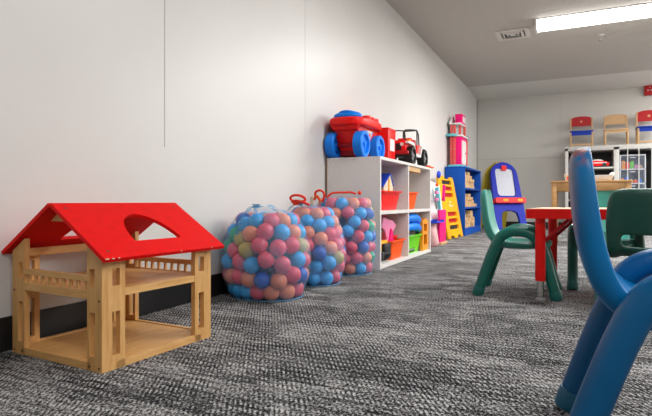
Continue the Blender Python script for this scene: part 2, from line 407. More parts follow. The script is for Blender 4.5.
for sy in (-1, 1):
    ya, yb = sy*L2, sy*(L2-.016)
    rl = MB().b(-W2+.066, W2-.066, ya, yb, .262, .280, bev=.001).build('railing', 'pine_x', H, smooth=0)
    MB().b(-W2+.066, W2-.066, ya, yb, .210, .236, bev=.001).build('lower_rail', 'pine_x', rl, smooth=0)
    for k in range(9):
        x = -W2+.066+.016+k*(2*W2-.132-.032)/8
        MB().b(x-.0045, x+.0045, sy*(L2-.004), sy*(L2-.012), .234, .264).build('baluster', 'pine_z', rl, smooth=0)
for sx in (-1,): MB().b(sx*.200, sx*.186, -L2+.02, L2-.02, .316, .342).build('eave_beam', 'pine_y', H, smooth=0)
MB().b(.186, .200, -L2+.09, L2-.09, .322, .338).build('eave_beam', 'pine_y', H, smooth=0)
for sy in (-1, 1):
    MB().plate([(-.052, .436), (.052, .436), (.004, .470), (-.004, .470)], [], .014, TR((0, sy*(L2-.03)+.007, 0)) @ XZ).build('ridge_block', 'pine_x', H, smooth=0)
ang = math.atan2(.160, .25); SLEN = math.hypot(.160, .25)
for sx in (-1, 1):
    # local plate coords: X = ridge axis (house y), Y = down-slope distance from ridge
    arch = [(-.098+.222, .208), (-.098, .208)]
    cx, hw = .013, .100
    hole = [(cx-hw+2*hw*0.5*(1-math.cos(PI*k/16)), .222-.150*math.sin(PI*k/16)) for k in range(17)]
    Pm = Matrix(((0, sx*.25/SLEN, sx*.160/SLEN, 0), (1, 0, 0, 0), (0, -.160/SLEN, .25/SLEN, .494), (0, 0, 0, 1)))
    rp = MB().plate([(-.249, 0), (.270, 0), (.270, SLEN), (-.249, SLEN)], [hole], .012, TR((0, 0, -.010)) @ Pm).build('roof_panel', 'roof_red', H, smooth=0)
    for yy in (-.215, .235):
        for dd in (.03, .262):
            c = TR((0, 0, -.010)) @ Pm @ Vector((yy, dd, .012)); n = (Pm.to_3x3() @ Vector((0, 0, 1))).normalized()
            MB().cyl(c-n*.001, c+n*.0008, .0042, seg=10).build('screw', 'screw', rp)
    # pale chips where the paint is worn at the eave
    if sx > 0:
        for (yy, ww) in ((-.241, .012), (-.220, .008), (-.20, .006), (.05, .006), (.20, .005)):
            c = TR((0, 0, -.010)) @ Pm @ Vector((yy, SLEN-.0005, .0115))
            MB().box(c, (.003, ww, .002), rot=(0, ang, 0)).build('paint_chip', 'cream', rp, smooth=0)

# ------------------------------------------------------------------ bags of balls
RB = .0428
def pack(N, R, Ht, seed, prof, xmin, ell=(1, 1), ang=0.0):
    rs = np.random.RandomState(seed)
    th = rs.rand(N)*2*PI; z = rs.rand(N)*Ht*.9; rr = np.sqrt(rs.rand(N))*R*.8
    P = np.stack([rr*np.cos(th), rr*np.sin(th), z], 1)
    lob = rs.rand(4)*2*PI
    for it in range(260):
        D = P[:, None]-P[None]; d = np.sqrt((D**2).sum(2))+1e-9; np.fill_diagonal(d, 9)
        ov = np.clip(2*RB*1.0-d, 0, None); P = P+(D/d[..., None]*ov[..., None]).sum(1)*.32
        P[:, 2] -= .0003*(1 if it < 200 else 0)
        
        a = np.arctan2(P[:, 1], P[:, 0]); r = np.hypot(P[:, 0]/ell[0], P[:, 1]/ell[1])
        f = np.interp(P[:, 2]/Ht, [q[0] for q in prof], [q[1] for q in prof])
        mx = R*f*(1+.05*np.sin(2*a+lob[0])+.04*np.sin(3*a+lob[1]+6*P[:, 2]))-RB
        k = np.where(r > mx, np.maximum(mx, .004)/np.maximum(r, 1e-6), 1); P[:, 0] *= k; P[:, 1] *= k
        P[:, 2] = np.clip(P[:, 2], RB+.004, Ht-RB); P[:, 0] = np.maximum(P[:, 0], xmin+RB+.004)
    a = np.arctan2(P[:, 1], P[:, 0]); r = np.hypot(P[:, 0], P[:, 1])
    return P
ballmesh = {}
for k in BALL:
    mb = MB(); mb.sphere((0, 0, 0), RB, 20, 12); o = mb.build('ball', 'ball '+k, smooth=180); ballmesh[k] = o.data; bpy.data.objects.remove(o)
def hull_net(P, extra, t, matname, smooth_it=1, pad=.0025):
    bm = bmesh.new(); ico = bmesh.new(); bmesh.ops.create_icosphere(ico, subdivisions=2, radius=RB+pad); dirs = [v.co.copy() for v in ico.verts]; ico.free()
    for p in P:
        for d in dirs: bm.verts.new(Vector(p)+d)
    for e in extra: bm.verts.new(e)
    g = bmesh.ops.convex_hull(bm, input=bm.verts[:])
    dead = [v for v in bm.verts if not v.link_faces]; bmesh.ops.delete(bm, geom=dead, context='VERTS')
    bmesh.ops.remove_doubles(bm, verts=bm.verts[:], dist=.004)
    mb = MB(); mb.bm.free(); mb.bm = bm
    return mb.build('mesh_net', matname, t, smooth=180)
weights = ['salmon orange']*26+['pinkish red']*33+['light blue']*25+['dark blue']*5+['green']*6+['olive yellow']*5
where = ['nearest mesh bag, beside the doll house', 'middle mesh bag of the three', 'farthest mesh bag, against the white shelf']
bags = [
 dict(c=(-1.468, 2.335), N=158, R=.241, H=.440, seed=21, prof=[(0, .70), (.12, .88), (.35, 1.03), (.6, .98), (.8, .86), (.93, .70), (1, .58)], ell=(1.0, 1.0)),
 dict(c=(-1.462, 2.845), N=148, R=.224, H=.462, seed=11, prof=[(0, .76), (.12, .93), (.35, 1.05), (.6, .95), (.8, .80), (.93, .62), (1, .48)], ell=(1, 1)),
 dict(c=(-1.450, 3.312), N=156, R=.210, H=.525, seed=5, prof=[(0, .82), (.12, .97), (.4, 1.06), (.7, 1.02), (.88, .92), (1, .74)], ell=(1, 1)),
]
bag_label = ['blue mesh bag of plastic balls nearest the doll house, with a loose gathered top',
             'middle mesh bag of plastic balls, tied with a red cord loop on top',
             'mesh bag of plastic balls against the white cube shelf, orange cord over its top']
for bi, bg in enumerate(bags):
    cx, cy = bg['c']
    P = pack(bg['N'], bg['R'], bg['H'], bg['seed'], bg['prof'], XL+.012-cx, bg['ell'])
    t = thing('ball_bag', bag_label[bi], 'bag of balls', (cx, cy, 0), group='mesh bags of balls along the wall')
    top = bg['H']
    if bi == 0:
        extra = [(-.02, -.05, top+.022), (.05, .02, top+.018), (-.06, .03, top+.014)]
    elif bi == 1:
        extra = [(-.03, -.09, top+.028), (-.06, -.05, top+.026)]
    else:
        extra = [(-.08, -.05, top+.010), (.02, .05, top+.008)]
    net = hull_net(P, extra, t, 'net')
    # loose folds of netting gathered at the top and along the base seam
    def fold(pts, w, nm='net_fold'):
        sp = smooth_path(pts, 6); mb = MB(); prev = None
        for i, p in enumerate(sp):
            tg = (sp[min(i+1, len(sp)-1)]-sp[max(i-1, 0)]).normalized(); s_ = tg.cross(Vector((.3, -.5, .8))).normalized()
            ww = w*(.6+.4*math.sin(i*1.3)); a = mb.bm.verts.new(p+s_*ww); b_ = mb.bm.verts.new(p-s_*ww+Vector((0, 0, .004*math.sin(i))))
            if prev: mb.bm.faces.new((prev[0], a, b_, prev[1]))
            prev = (a, b_)
        return mb.build(nm, 'net_dense', t, smooth=180)
    def surf(a, z, off=.006):      # a point just outside the net at angle a, height z
        dv = Vector((math.cos(a), math.sin(a), 0)); best = 0
        for v in net.data.vertices:
            if abs(v.co.z-z) < .05 and v.co.xy.length > 0:
                pr_ = v.co.x*dv.x+v.co.y*dv.y
                if pr_ > best: best = pr_
        return Vector((dv.x*(best+off), dv.y*(best+off), z))
    if bi == 0:
        fold([(-.06, -.19, .33), (-.055, -.16, .40), (-.04, -.10, .462), (.0, -.02, .475), (.05, .06, .455), (.09, .12, .40)], .011)
        fold([(-.15, -.08, .37), (-.08, -.08, .445), (-.04, -.09, .472), (.02, -.12, .43), (.06, -.17, .36)], .009)
        fold([(-.03, -.08, .47), (.06, -.05, .462), (.13, -.04, .40), (.20, -.03, .31)], .008)
        MB().lathe([(.012, 0), (.02, .008), (.014, .014), (.024, .022), (.010, .020)], 12, TR((-.03, -.06, top+.022))).build('gathered_neck', 'net_dense', t)
    elif bi == 1:
        fold([(-.16, -.10, .40), (-.10, -.11, .455), (-.04, -.09, .486), (.04, -.06, .465), (.10, -.04, .41)], .012)
        fold([(-.04, -.09, .485), (.02, -.13, .44), (.06, -.17, .37)], .010)
        MB().lathe([(.014, 0), (.022, .008), (.014, .016), (.028, .026), (.010, .024)], 12, TR((-.045, -.08, top+.016))).build('gathered_neck', 'net_dense', t)
        c0 = Vector((-.045, -.09, top+.036))
        lp = [c0+Vector((.055*math.sin(a)*.9+.004, -.02*math.cos(a)-.02, .016+.024*math.cos(a)*.9)) for a in [2*PI*k/14 for k in range(14)]]
        MB().tube(smooth_path(lp, 4, True), .0075, 8, closed=True).build('drawstring', 'cord_red', t)
        MB().tube(smooth_path([c0+Vector((.045, -.02, .002)), c0+Vector((.02, -.03, -.004)), c0+Vector((-.03, -.03, -.002)), c0+Vector((.0, -.035, .004)), c0+Vector((.05, -.03, -.006)), c0+Vector((.085, -.02, -.022))], 5), .0075, 8).build('drawstring', 'cord_red', t)
        MB().lathe([(.0, -.012), (.016, -.008), (.018, 0), (.014, .010), (0, .014)], 12, TR(c0+Vector((-.01, -.02, -.012)))).build('knot', 'cord_red', t)
    else:
        zt = top+.014
        MB().tube(smooth_path([(-.155, -.14, zt-.02), (-.15, -.15, zt+.02), (-.115, -.15, zt+.035), (-.09, -.14, zt+.015), (-.095, -.13, zt-.02), (-.105, -.13, zt-.045)], 5), .008, 8).build('drawstring', 'cord_red', t)
        MB().tube(smooth_path([(-.16, -.15, zt-.03), (-.14, -.155, zt-.005), (-.12, -.16, zt-.02), (-.11, -.15, zt-.04)], 5), .009, 8).build('drawstring', 'orange', t)
        MB().tube(smooth_path([(-.09, -.10, zt-.02), (-.06, -.09, zt+.012), (-.02, -.07, zt+.020), (.02, -.05, zt+.020), (.05, -.03, zt+.022), (.075, -.02, zt+.018), (.09, -.01, zt+.01)], 5), .0075, 8).build('drawstring', 'cord_red', t)
        MB().sphere((.115, .0, zt+.018), .014).build('cord_stopper', 'cord_red', t)
        MB().box((-.19, -.13, top-.035), (.022, .003, .085), rot=(.1, .05, .5)).build('paper_tag', 'cream', t)
    # seam at the base
    ring = [surf(2*PI*k/28, .03, -.004) for k in range(28)]
    ring = [Vector((max(p.x*.95, XL+.018-cx), p.y*.95, .006)) for p in ring]
    MB().tube(ring, .003, 6, closed=True).build('base_seam', 'net_dense', t)
    # keep the outer layer : distance to the hull
    hb = bmesh.new(); hb.from_mesh(net.data); pl = [(f.normal.copy(), f.calc_center_median()) for f in hb.faces]; hb.free()
    cmass = Vector(P.mean(0)); cn = 0
    cols = weights[:]; random.shuffle(cols)
    for i, p in enumerate(P):
        pv = Vector(p); dm = min(abs(n.dot(c-pv)) for n, c in pl)
        if dm > RB*1.75: continue
        k = cols[i % len(cols)] if random.random() < .8 else random.choice(weights)
        o = bpy.data.objects.new('plastic_ball', ballmesh[k]); COL.objects.link(o); o.location = (cx+p[0], cy+p[1], p[2])
        tag(o, '%s plastic ball in the %s' % (k, where[bi]), 'ball', 'balls in the '+where[bi])

# ------------------------------------------------------------------ white cube shelf
SX0, SX1, SY0, SY1, SZ = -1.700, -1.268, 3.545, 5.005, .826
S = thing('cube_shelf', 'white laminate cube shelf of four compartments standing against the long wall', 'shelf', (SX0, SY0, 0))
dx, dy = SX1-SX0, SY1-SY0; T_ = .022
MB().b(.006, dx, 0, T_, 0, SZ-T_, bev=.001).build('side_panel', 'white_lam', S, smooth=0)
MB().b(.006, dx, dy-T_, dy, 0, SZ-T_, bev=.001).build('side_panel', 'white_lam', S, smooth=0)
MB().b(.006, dx, 0, dy, SZ-T_, SZ, bev=.001).build('top_panel', 'white_lam', S, smooth=0)
MB().b(.006, dx, T_, dy-T_, .006, .032, bev=.001).build('bottom_panel', 'white_lam', S, smooth=0)
MB().b(.006, dx-.004, .715, .715+T_, .032, SZ-T_, bev=.001).build('divider', 'white_lam', S, smooth=0)
MB().b(.006, dx-.002, T_, .715, .402, .428, bev=.001).build('middle_shelf', 'white_lam', S, smooth=0)
MB().b(.006, dx-.002, .715+T_, dy-T_, .402, .428, bev=.001).build('middle_shelf', 'white_lam', S, smooth=0)
MB().b(0, .006, -.001, dy, 0, SZ-.002).build('back_panel', 'hardboard', S, smooth=0)
MB().b(.22, .42, .745, 1.13, SZ-T_-.045, SZ-T_, bev=.002).build('wood_cleat', 'tan', S, smooth=0)
for x in (.06, .22, .38):
    MB().cyl((x, .0, SZ-.018), (x, -.001, SZ-.018), .003, seg=8).build('screw', 'screw', S)
MB().cyl((dx-.03, 0, .42), (dx-.03, -.001, .42), .003, seg=8).build('screw', 'screw', S)

# block wagon
Wg = thing('block_wagon', 'red toy block wagon with four big blue wheels on top of the white shelf', 'toy wagon', (-1.548, 3.775, SZ))
MB().frustum((0, -.005, .055), (.15, .30), (.215, .42), .185, bev=.012).build('tub', 'red', Wg)
MB().b(-.075, .075, -.15, .15, .02, .075, bev=.006).build('chassis', 'dred', Wg)
rim = []
for k in range(32):
    a = 2*PI*k/32; c, s_ = math.cos(a), math.sin(a)
    rim.append((.155*math.copysign(abs(c)**.55, c), .275*math.copysign(abs(s_)**.6, s_)))
q = MB(); q.plate(rim, [], .062, TR((0, 0, .238)))
for f in [e for e in q.bm.edges if len(e.link_faces) == 2 and e.calc_face_angle() > 1.2]: pass
bmesh.ops.bevel(q.bm, geom=[e for e in q.bm.edges if len(e.link_faces) == 2 and e.calc_face_angle() > 1.2], offset=.016, segments=3, affect='EDGES', profile=.5)
q.build('rim', 'red', Wg)
MB().frustum((0, -.2, .205), (.19, .07), (.24, .09), .045, bev=.008).build('end_lip', 'red', Wg)
for x in (-.07, .085):
    for y in (.0, .09, .18):
        MB().cyl((x, y, .296), (x, y, .338), .036, .033, 20, bev=.004).build('block_stud', 'red', Wg)
q = MB().sphere((-.01, -.150, .318), 1, 28, 12, (.115, .080, .042)); q.build('lid', 'blue_toy', Wg, smooth=180)
MB().tube(smooth_path([(-.085, -.155, .333), (-.04, -.205, .346), (.02, -.208, .347), (.07, -.165, .337)], 5), .010, 8).build('lid_handle', 'blue_toy', Wg)
def wheel(parent, c, r, w, tread, hub, name='wheel', spokes=True):
    m = TR(c) @ RY(PI/2)
    o = MB().lathe([(r*.70, -w/2+.006), (r*.74, -w/2), (r*.94, -w/2), (r, -w/2+r*.07), (r, w/2-r*.07), (r*.94, w/2), (r*.74, w/2), (r*.70, w/2-.006)] + [(r*.70, -w/2+.006)], 32, m).build(name, tread, parent)
    q = MB().lathe([(0, -w*.22), (r*.72, -w*.22), (r*.72, w*.22), (0, w*.22)], 24, m)
    for k in range(5):
        a = 2*PI*k/5+.3; q.box(m @ Vector((r*.42*math.cos(a), r*.42*math.sin(a), 0)), (w*.72, r*.17, r*.55), rot=(-a+0, 0, 0) if False else (PI/2-a if False else 0, 0, 0)) if False else None
    q.build('disc', hub, o)
    if spokes:
        for k in range(5):
            a = 2*PI*k/5+.3; d = Vector((0, math.cos(a), math.sin(a)))
            mb = MB(); mb.cyl(Vector(c)+d*r*.15, Vector(c)+d*r*.72, w*.36, w*.30, 8); mb.build('spoke', hub if hub != 'blue_dark' else tread, o)
    MB().lathe([(0, -w*.50), (r*.17, -w*.48), (r*.22, -w*.2), (r*.22, w*.2), (r*.17, w*.48), (0, w*.50)], 16, m).build('hub_cap', tread if hub == 'blue_dark' else hub, o)
    return o
for x in (-.113, .113):
    for y in (-.178, .158): wheel(Wg, (x, y, .100), .100, .070, 'blue_toy', 'blue_dark' if x < 0 else 'blue_toy')
MB().cyl((-.11, -.178, .1), (.11, -.178, .1), .014).build('axle', 'dred', Wg)
MB().cyl((-.11, .158, .1), (.11, .158, .1), .014).build('axle', 'dred', Wg)
q = MB(); q.plate([(-.085, .232), (.11, .232), (.06, .185), (.02, .15), (-.03, .19)], [], .003, TR((.1015, 0, 0)) @ YZ); q.build('sticker', 'label_blue', Wg, smooth=0)
MB().b(.1045, .1055, -.03, .06, .205, .222).build('sticker_patch', 'white_toy', Wg, smooth=0)
MB().b(.1045, .1058, .0, .035, .175, .20).build('sticker_patch', 'orange', Wg, smooth=0)

# red box behind the wagon
t = thing('red_box', 'red box with a white side label between the wagon and the jeep', 'box', (-1.50, 4.215, SZ))
MB().frustum((0, 0, 0), (.19, .19), (.20, .20), .285, bev=.006).build('body', 'red', t)
MB().b(.0985, .1005, -.055, .06, .10, .20).build('label', 'white_toy', t, smooth=0)
MB().b(-.102, .102, -.102, .102, .275, .29, bev=.003).build('lid', 'red', t)

# jeep, facing the camera end of the shelf
J = thing('toy_jeep', 'red and white toy jeep with black roll bars and fat tyres on the white shelf', 'toy jeep', (-1.415, 4.695, SZ))
MB().b(-.075, .075, -.29, .285, .075, .125, bev=.006).build('chassis', 'black', J)
q = MB(); q.plate([(-.30, .115), (-.30, .195), (-.285, .215), (-.06, .232), (-.05, .155), (.08, .155), (.09, .205), (.285, .205), (.285, .115)], [], .15, TR((-.075, 0, 0)) @ YZ)
bmesh.ops.bevel(q.bm, geom=q.bm.edges[:], offset=.005, segments=2, affect='EDGES', profile=.5); q.build('body', 'red', J)
MB().b(-.040, .040, -.305, -.298, .125, .185).build('grille', 'black', J, smooth=0)
for x in (-.045, .045): MB().cyl((x, -.298, .175), (x, -.312, .175), .016, seg=14).build('headlight', 'white_toy', J)
MB().b(-.11, .11, -.335, -.305, .085, .115, bev=.006).build('bumper', 'dred', J)
for sx in (-1, 1):
    q = MB(); q.plate([(-.31, .185), (-.28, .205), (-.13, .205), (-.095, .18), (-.06, .115), (.09, .105), (.12, .17), (.15, .195), (.27, .195), (.285, .175), (.285, .15), (.265, .175), (.16, .175), (.10, .085), (-.08, .085), (-.115, .175), (-.29, .185)], [], .030, TR((sx*.09-.015, 0, 0)) @ YZ)
    q.build('fender', 'white_toy', J, smooth=0)
    MB().b(sx*.080, sx*.1065, -.275, -.235, .206, .222, bev=.002).build('marker_light', 'orange_y', J)
    MB().tube(smooth_path([(sx*.068, .10, .20), (sx*.066, .10, .33), (sx*.060, .085, .343), (sx*.06, -.02, .335), (sx*.062, -.16, .318), (sx*.064, -.27, .300), (sx*.064, -.285, .27), (sx*.064, -.27, .21)], 5), .0065, 8).build('roll_bar', 'black', J)
    MB().tube([(sx*.068, .17, .20), (sx*.066, .155, .31), (sx*.062, .12, .342), (sx*.06, .085, .343)], .0065, 8).build('roll_bar', 'black', J)
    MB().b(sx*.015, sx*.062, .02, .09, .155, .25, bev=.008).build('seat', 'dred', J)
MB().tube([(-.06, .10, .343), (.06, .10, .343)], .0065, 8).build('roll_bar', 'black', J)
MB().b(-.066, .066, -.085, -.045, .22, .255, bev=.008).build('cowl', 'red', J)
for sx in (-1, 1):
    for y in (-.20, .205):
        w_ = wheel(J, (sx*.092, y, .080), .080, .068, 'rubber', 'grey', spokes=False)
        for k in range(16):
            a = 2*PI*k/16
            MB().box((sx*.092, y+.080*math.cos(a), .080+.080*math.sin(a)*1.0), (.066, .010, .010), rot=(a, 0, 0)).build('tread_lug', 'rubber', w_, smooth=0) if .080+.08*math.sin(a) > .012 else None
t = thing('orange_toy_part', 'flat orange toy piece lying on the far front corner of the white shelf top', 'toy part', (-1.274, 4.985, SZ), 0)
MB().b(-.013, .013, -.11, .12, .0, .014, bev=.004).build('plate', 'orange', t)
MB().cyl((0, -.01, .014), (0, -.01, .022), .010).build('stud', 'orange', t)

def bin_(name, label, loc, rz, bot, top, h, m, group=None, cat='bin', lip=.012, wall=.006):
    t = thing(name, label, cat, loc, rz, group)
    mb = MB(); n = 4
    def ring(sx, sy, z):
        return [mb.bm.verts.new((p[0], p[1], z)) for p in rrect(-sx/2, sx/2, -sy/2, sy/2, min(sx, sy)*.12, 4)]
    R_ = [ring(*bot, 0), ring(*top, h), ring(top[0]-2*wall, top[1]-2*wall, h), ring(bot[0]-2*wall, bot[1]-2*wall, wall)]
    for A, B in zip(R_, R_[1:]):
        for k in range(len(A)): mb.bm.faces.new((A[k], A[(k+1) % len(A)], B[(k+1) % len(B)], B[k]))
    mb.bm.faces.new(R_[0][::-1]); mb.bm.faces.new(R_[3])
    mb.build('tub', m, t)
    q = MB(); q.plate(rrect(-top[0]/2-lip, top[0]/2+lip, -top[1]/2-lip, top[1]/2+lip, .025, 4), [rrect(-top[0]/2+wall, top[0]/2-wall, -top[1]/2+wall, top[1]/2-wall, .02, 4)], .012, TR((0, 0, h-.010)))
    q.build('rim', m, t)
    return t
Z0, Z1 = .0325, .4285
RBn = bin_('storage_bin', 'red plastic bin in the upper near compartment of the white shelf', (-1.435, 3.93, Z1), 0, (.20, .40), (.26, .47), .150, 'red')
bin_('storage_bin', 'orange plastic tub in the upper far compartment of the white shelf', (-1.385, 4.50, Z1), 0, (.13, .22), (.17, .31), .150, 'orange', cat='bin')
bin_('storage_bin', 'orange plastic bin in the lower near compartment, beside the toy truck', (-1.395, 4.06, Z0), 0, (.16, .27), (.20, .34), .150, 'orange')
bin_('storage_bin', 'lime green plastic bin in the lower far compartment of the white shelf', (-1.40, 4.58, Z0), 0, (.15, .33), (.20, .41), .160, 'green_bin')
# toy house standing in red bin
t = thing('toy_house', 'small tan toy house with a blue roof sticking out of the red bin', 'toy house', (-1.458, 4.00, Z1+.010), math.radians(-90))
MB().b(-.105, .120, -.06, .085, 0, .183, bev=.003).build('wall', 'tan', t)
q = MB(); q.plate([(-.105, .185), (.125, .180), (-.035, .275)], [], .016, TR((0, .100, 0)) @ XZ); q.build('gable', 'cream', t, smooth=0)
MB().b(-.105, .120, .085, .100, 0, .183).build('gable_wall', 'cream', t, smooth=0)
MB().b(-.012, .012, .100, .106, .0, .25, bev=.001).build('corner_trim', 'yellow', t)
MB().box((.055, .015, .229), (.215, .18, .012), rot=(0, .535, 0), bev=.002).build('roof', 'roof_blue', t)
MB().box((-.077, .015, .236), (.13, .18, .012), rot=(0, -.86, 0), bev=.002).build('roof', 'roof_blue', t)
MB().b(.1200, .1225, -.02, .06, .150, .162).build('window_strip', 'black', t, smooth=0)
t = thing('blue_toy_fork', 'blue and yellow forked toy piece behind the toy house roof', 'toy part', (-1.36, 3.735, Z1+.01), 0)
MB().b(-.02, .02, -.02, .02, 0, .24).build('stem', 'yellow', t)
for sy in (-1, 1): MB().box((0, sy*.035, .285), (.03, .022, .11), rot=(sy*-.25, 0, 0), bev=.005).build('prong', 'roof_blue', t)
MB().b(-.016, .016, -.045, .045, .232, .255, bev=.004).build('crossbar', 'roof_blue', t)
# teal/pink toy in upper orange tub
t = thing('small_toy', 'small teal and pink toy peeking over the upper orange tub', 'toy', (-1.375, 4.42, Z1+.008), 0)
MB().b(-.05, .05, -.05, .03, 0, .160, bev=.01).build('body', 'teal_l', t)
MB().sphere((0, -.02, .168), .025).build('head', 'pink', t, smooth=180)
# toy truck
t = thing('toy_dump_truck', 'yellow and black toy truck at the near end of the lower shelf compartment', 'toy truck', (-1.405, 3.785, Z0), 0); t.scale = (1.4, 1.4, .98)
MB().b(-.16, .06, -.062, .062, .07, .165, bev=.006).build('body', 'yellow', t)
MB().b(.058, .078, -.040, .060, .08, .145, bev=.003).build('grille', 'black', t)
MB().b(-.16, .075, -.07, .07, .055, .085, bev=.006).build('bumper', 'black', t)
for sy in (-1, 1):
    for x in (-.10, .025):
        MB().lathe([(0, -.022), (.040, -.022), (.052, -.012), (.052, .012), (.040, .022), (0, .022)], 20, TR((x, sy*.055, .052)) @ RX(PI/2)).build('wheel', 'rubber', t)
    for x in (-.10, .02): MB().tube([(x, sy*.052, .165), (x, sy*.048, .235)], .007, 6).build('cab_post', 'black', t)
MB().b(-.10, .015, -.05, .05, .165, .228, bev=.004).build('cab_window', 'black', t)
MB().b(-.11, .035, -.058, .058, .228, .246, bev=.006).build('cab_roof', 'black', t)
MB().sphere((-.035, -.01, .246), .040, sc=(1.1, 1, .8)).build('beacon', 'yellow', t, smooth=180)
MB().b(-.10, -.03, -.064, -.062, .10, .14).build('decal', 'red', t, smooth=0)
# pink star bag
t = thing('pink_toy_bag', 'shiny pink pointed toy bag standing in the lower orange bin', 'toy bag', (-1.375, 3.985, Z0+.01), 0)
q = MB(); q.plate([(-.04, .0), (.04, .0), (.07, .14), (.09, .19), (.20, .255), (.10, .30), (.0, .31), (-.13, .335), (-.17, .25), (-.10, .225), (-.05, .16)], [], .05, TR((-.025, 0, 0)) @ YZ)
bmesh.ops.bevel(q.bm, geom=q.bm.edges[:], offset=.010, segments=3, affect='EDGES', profile=.5); q.build('body', 'pink_l', t)
q = MB(); q.plate([(-.03, .12), (.03, .235), (.075, .19), (.085, .12)], [], .012, TR((.0255, 0, 0)) @ YZ); q.build('flap', 'pink', t, smooth=0)
MB().tube(smooth_path([(0, -.10, .32), (0, -.08, .345), (0, -.02, .340), (0, .01, .302)], 4), .005, 6).build('handle', 'pink', t)
t = thing('red_toy_tray', 'red tray lying in the top of the lower orange bin', 'toy tray', (-1.405, 4.10, Z0+.135), 0)
q = MB().frustum((0, 0, 0), (.10, .14), (.13, .17), .045, bev=.004); q.build('tray', 'red', t); MB().b(-.072, .072, -.092, .092, .040, .046, bev=.002).build('tray_lip', 'red', t)
# green bin contents
for i, (z, y, lab) in enumerate(((.262, 4.60, 'blue curved toy pad lying on the heap in the green bin, lower of two'), (.342, 4.58, 'blue curved toy pad topmost on the heap in the green bin'))):
    t = thing('curved_toy_pad', lab, 'toy pad', (-1.36, y, z-.03), 0, 'blue curved pads in the green bin')
    pts = [(.0, -.25, .02), (.03, -.14, .035), (.045, 0, .035), (.04, .12, .018), (.02, .21, -.012)]
    sp = smooth_path(pts, 5); MB().tube(sp, [.030+.008*math.sin(PI*k/(len(sp)-1)) for k in range(len(sp))], 12).build('pad', 'blue_toy', t)
    MB().tube(smooth_path([(-.02, -.13, .02), (-.03, 0, .03), (-.02, .14, 0)], 5), .022, 8).build('back_tube', 'blue_dark', t)
t = thing('black_toy_basket', 'small black grid basket in the green bin under the blue pads', 'toy basket', (-1.375, 4.52, Z0+.010), 0)
for k in range(6): MB().b(.05, .058, -.10+k*.035, -.09+k*.035, .0, .155).build('bar', 'black', t, smooth=0)
for z in (.02, .125, .147): MB().b(-.05, .059, -.105, .09, z, z+.008).build('hoop', 'grey', t, smooth=0)
t = thing('notched_toy', 'orange notched flat toy standing beside the green bin', 'toy', (-1.315, 4.86, Z0), 0)
notch = [(-.09, 0), (.10, 0), (.10, .06), (.115, .06), (.115, .10), (.10, .10), (.10, .17), (.115, .17), (.115, .21), (.10, .21), (.10, .27), (.06, .29), (.02, .29), (.02, .305), (-.03, .305), (-.03, .29), (-.09, .29)]
MB().plate([(y, z) for y, z in notch], [rrect(-.05, .07, .05, .15, .01), rrect(-.05, .07, .18, .25, .01)], .03, TR((0, 0, 0)) @ YZ).build('plate', 'orange_y', t, smooth=0)
MB().sphere((-.02, -.28, .0), .001).build('peg', 'orange_y', t) if False else None
t = thing('yellow_toy_knob', 'small yellow toy knob behind the blue pads in the green bin', 'toy part', (-1.44, 4.50, Z0+.008), 0)
MB().cyl((0, 0, 0), (0, 0, .31), .012).build('stem', 'grey', t); MB().sphere((0, 0, .325), .028).build('knob', 'yellow', t, smooth=180)

# ------------------------------------------------------------------ toys between the shelves
t = thing('doll_furniture_set', 'white and teal doll playset panel with pink trim leaning by the shelf', 'playset', (-1.455, 6.13, 0), 0)
q = MB(); q.plate([(-.42, 0), (.28, 0), (.28, .40), (.24, .70), (-.15, .74), (-.34, .42)], [rrect(-.06, .08, .40, .56, .02)], .02, RY(math.radians(-6)) @ YZ); q.build('white_panel', 'white_toy', t, smooth=0)
MB().box((.0, .02, .44), (.03, .035, .40), rot=(0, -.1, 0)).build('teal_post', 'teal_l', t, smooth=0)
MB().box((.01, -.10, .58), (.04, .06, .16), rot=(.1, -.1, 0)).build('teal_panel', 'teal_l', t, smooth=0)
MB().box((.02, .16, .60), (.03, .04, .22), rot=(-.55, -.1, 0), bev=.004).build('pink_strut', 'pink', t)
MB().box((.02, -.20, .60), (.03, .10, .035), bev=.004).build('pink_rung', 'pink_l', t)
MB().box((.02, -.20, .52), (.03, .10, .035), bev=.004).build('pink_rung', 'pink_l', t)
MB().sphere((0, -.10, .69), .020).build('orange_finial', 'orange', t, smooth=180)
t = thing('pink_board', 'hot pink upright toy board beside the yellow play panel', 'toy board', (-1.385, 5.985, 0), 0)
MB().b(-.012, .012, -.16, .16, .03, .40, bev=.004).build('board', 'pink', t); MB().b(-.03, .03, -.15, .15, 0, .03, bev=.004).build('foot', 'tan', t)
t = thing('pink_cloth_bag', 'pale pink soft bag on the carpet at the end of the white shelf', 'bag', (-1.405, 5.60, 0), 0)
q = MB().lathe([(0, .0), (.05, .0), (.066, .04), (.068, .11), (.055, .19), (.035, .235), (.042, .26), (0, .25)], 20)
for v in q.bm.verts: v.co.x += .012*math.sin(v.co.z*30+v.co.y*20); v.co.y *= 1.25
q.build('sack', 'pale_pink', t, smooth=180); MB().lathe([(.036, .225), (.045, .235), (.036, .245)], 16).build('tie', 'dred', t)
MB().b(-.045, .045, -.055, .055, 0, .012, bev=.003).build('base', 'rust', t)
t = thing('blue_toy_tray', 'flat blue toy tray resting on top of the pale pink bag', 'toy tray', (-1.40, 5.66, .262), 0)
MB().b(-.085, .075, -.16, .20, 0, .014, bev=.005).build('tray', 'roof_blue', t); MB().b(-.08, .07, -.155, -.145, .012, .03).build('edge', 'roof_blue', t, smooth=0)
MB().b(-.08, .07, .185, .195, .012, .03).build('edge', 'roof_blue', t, smooth=0)

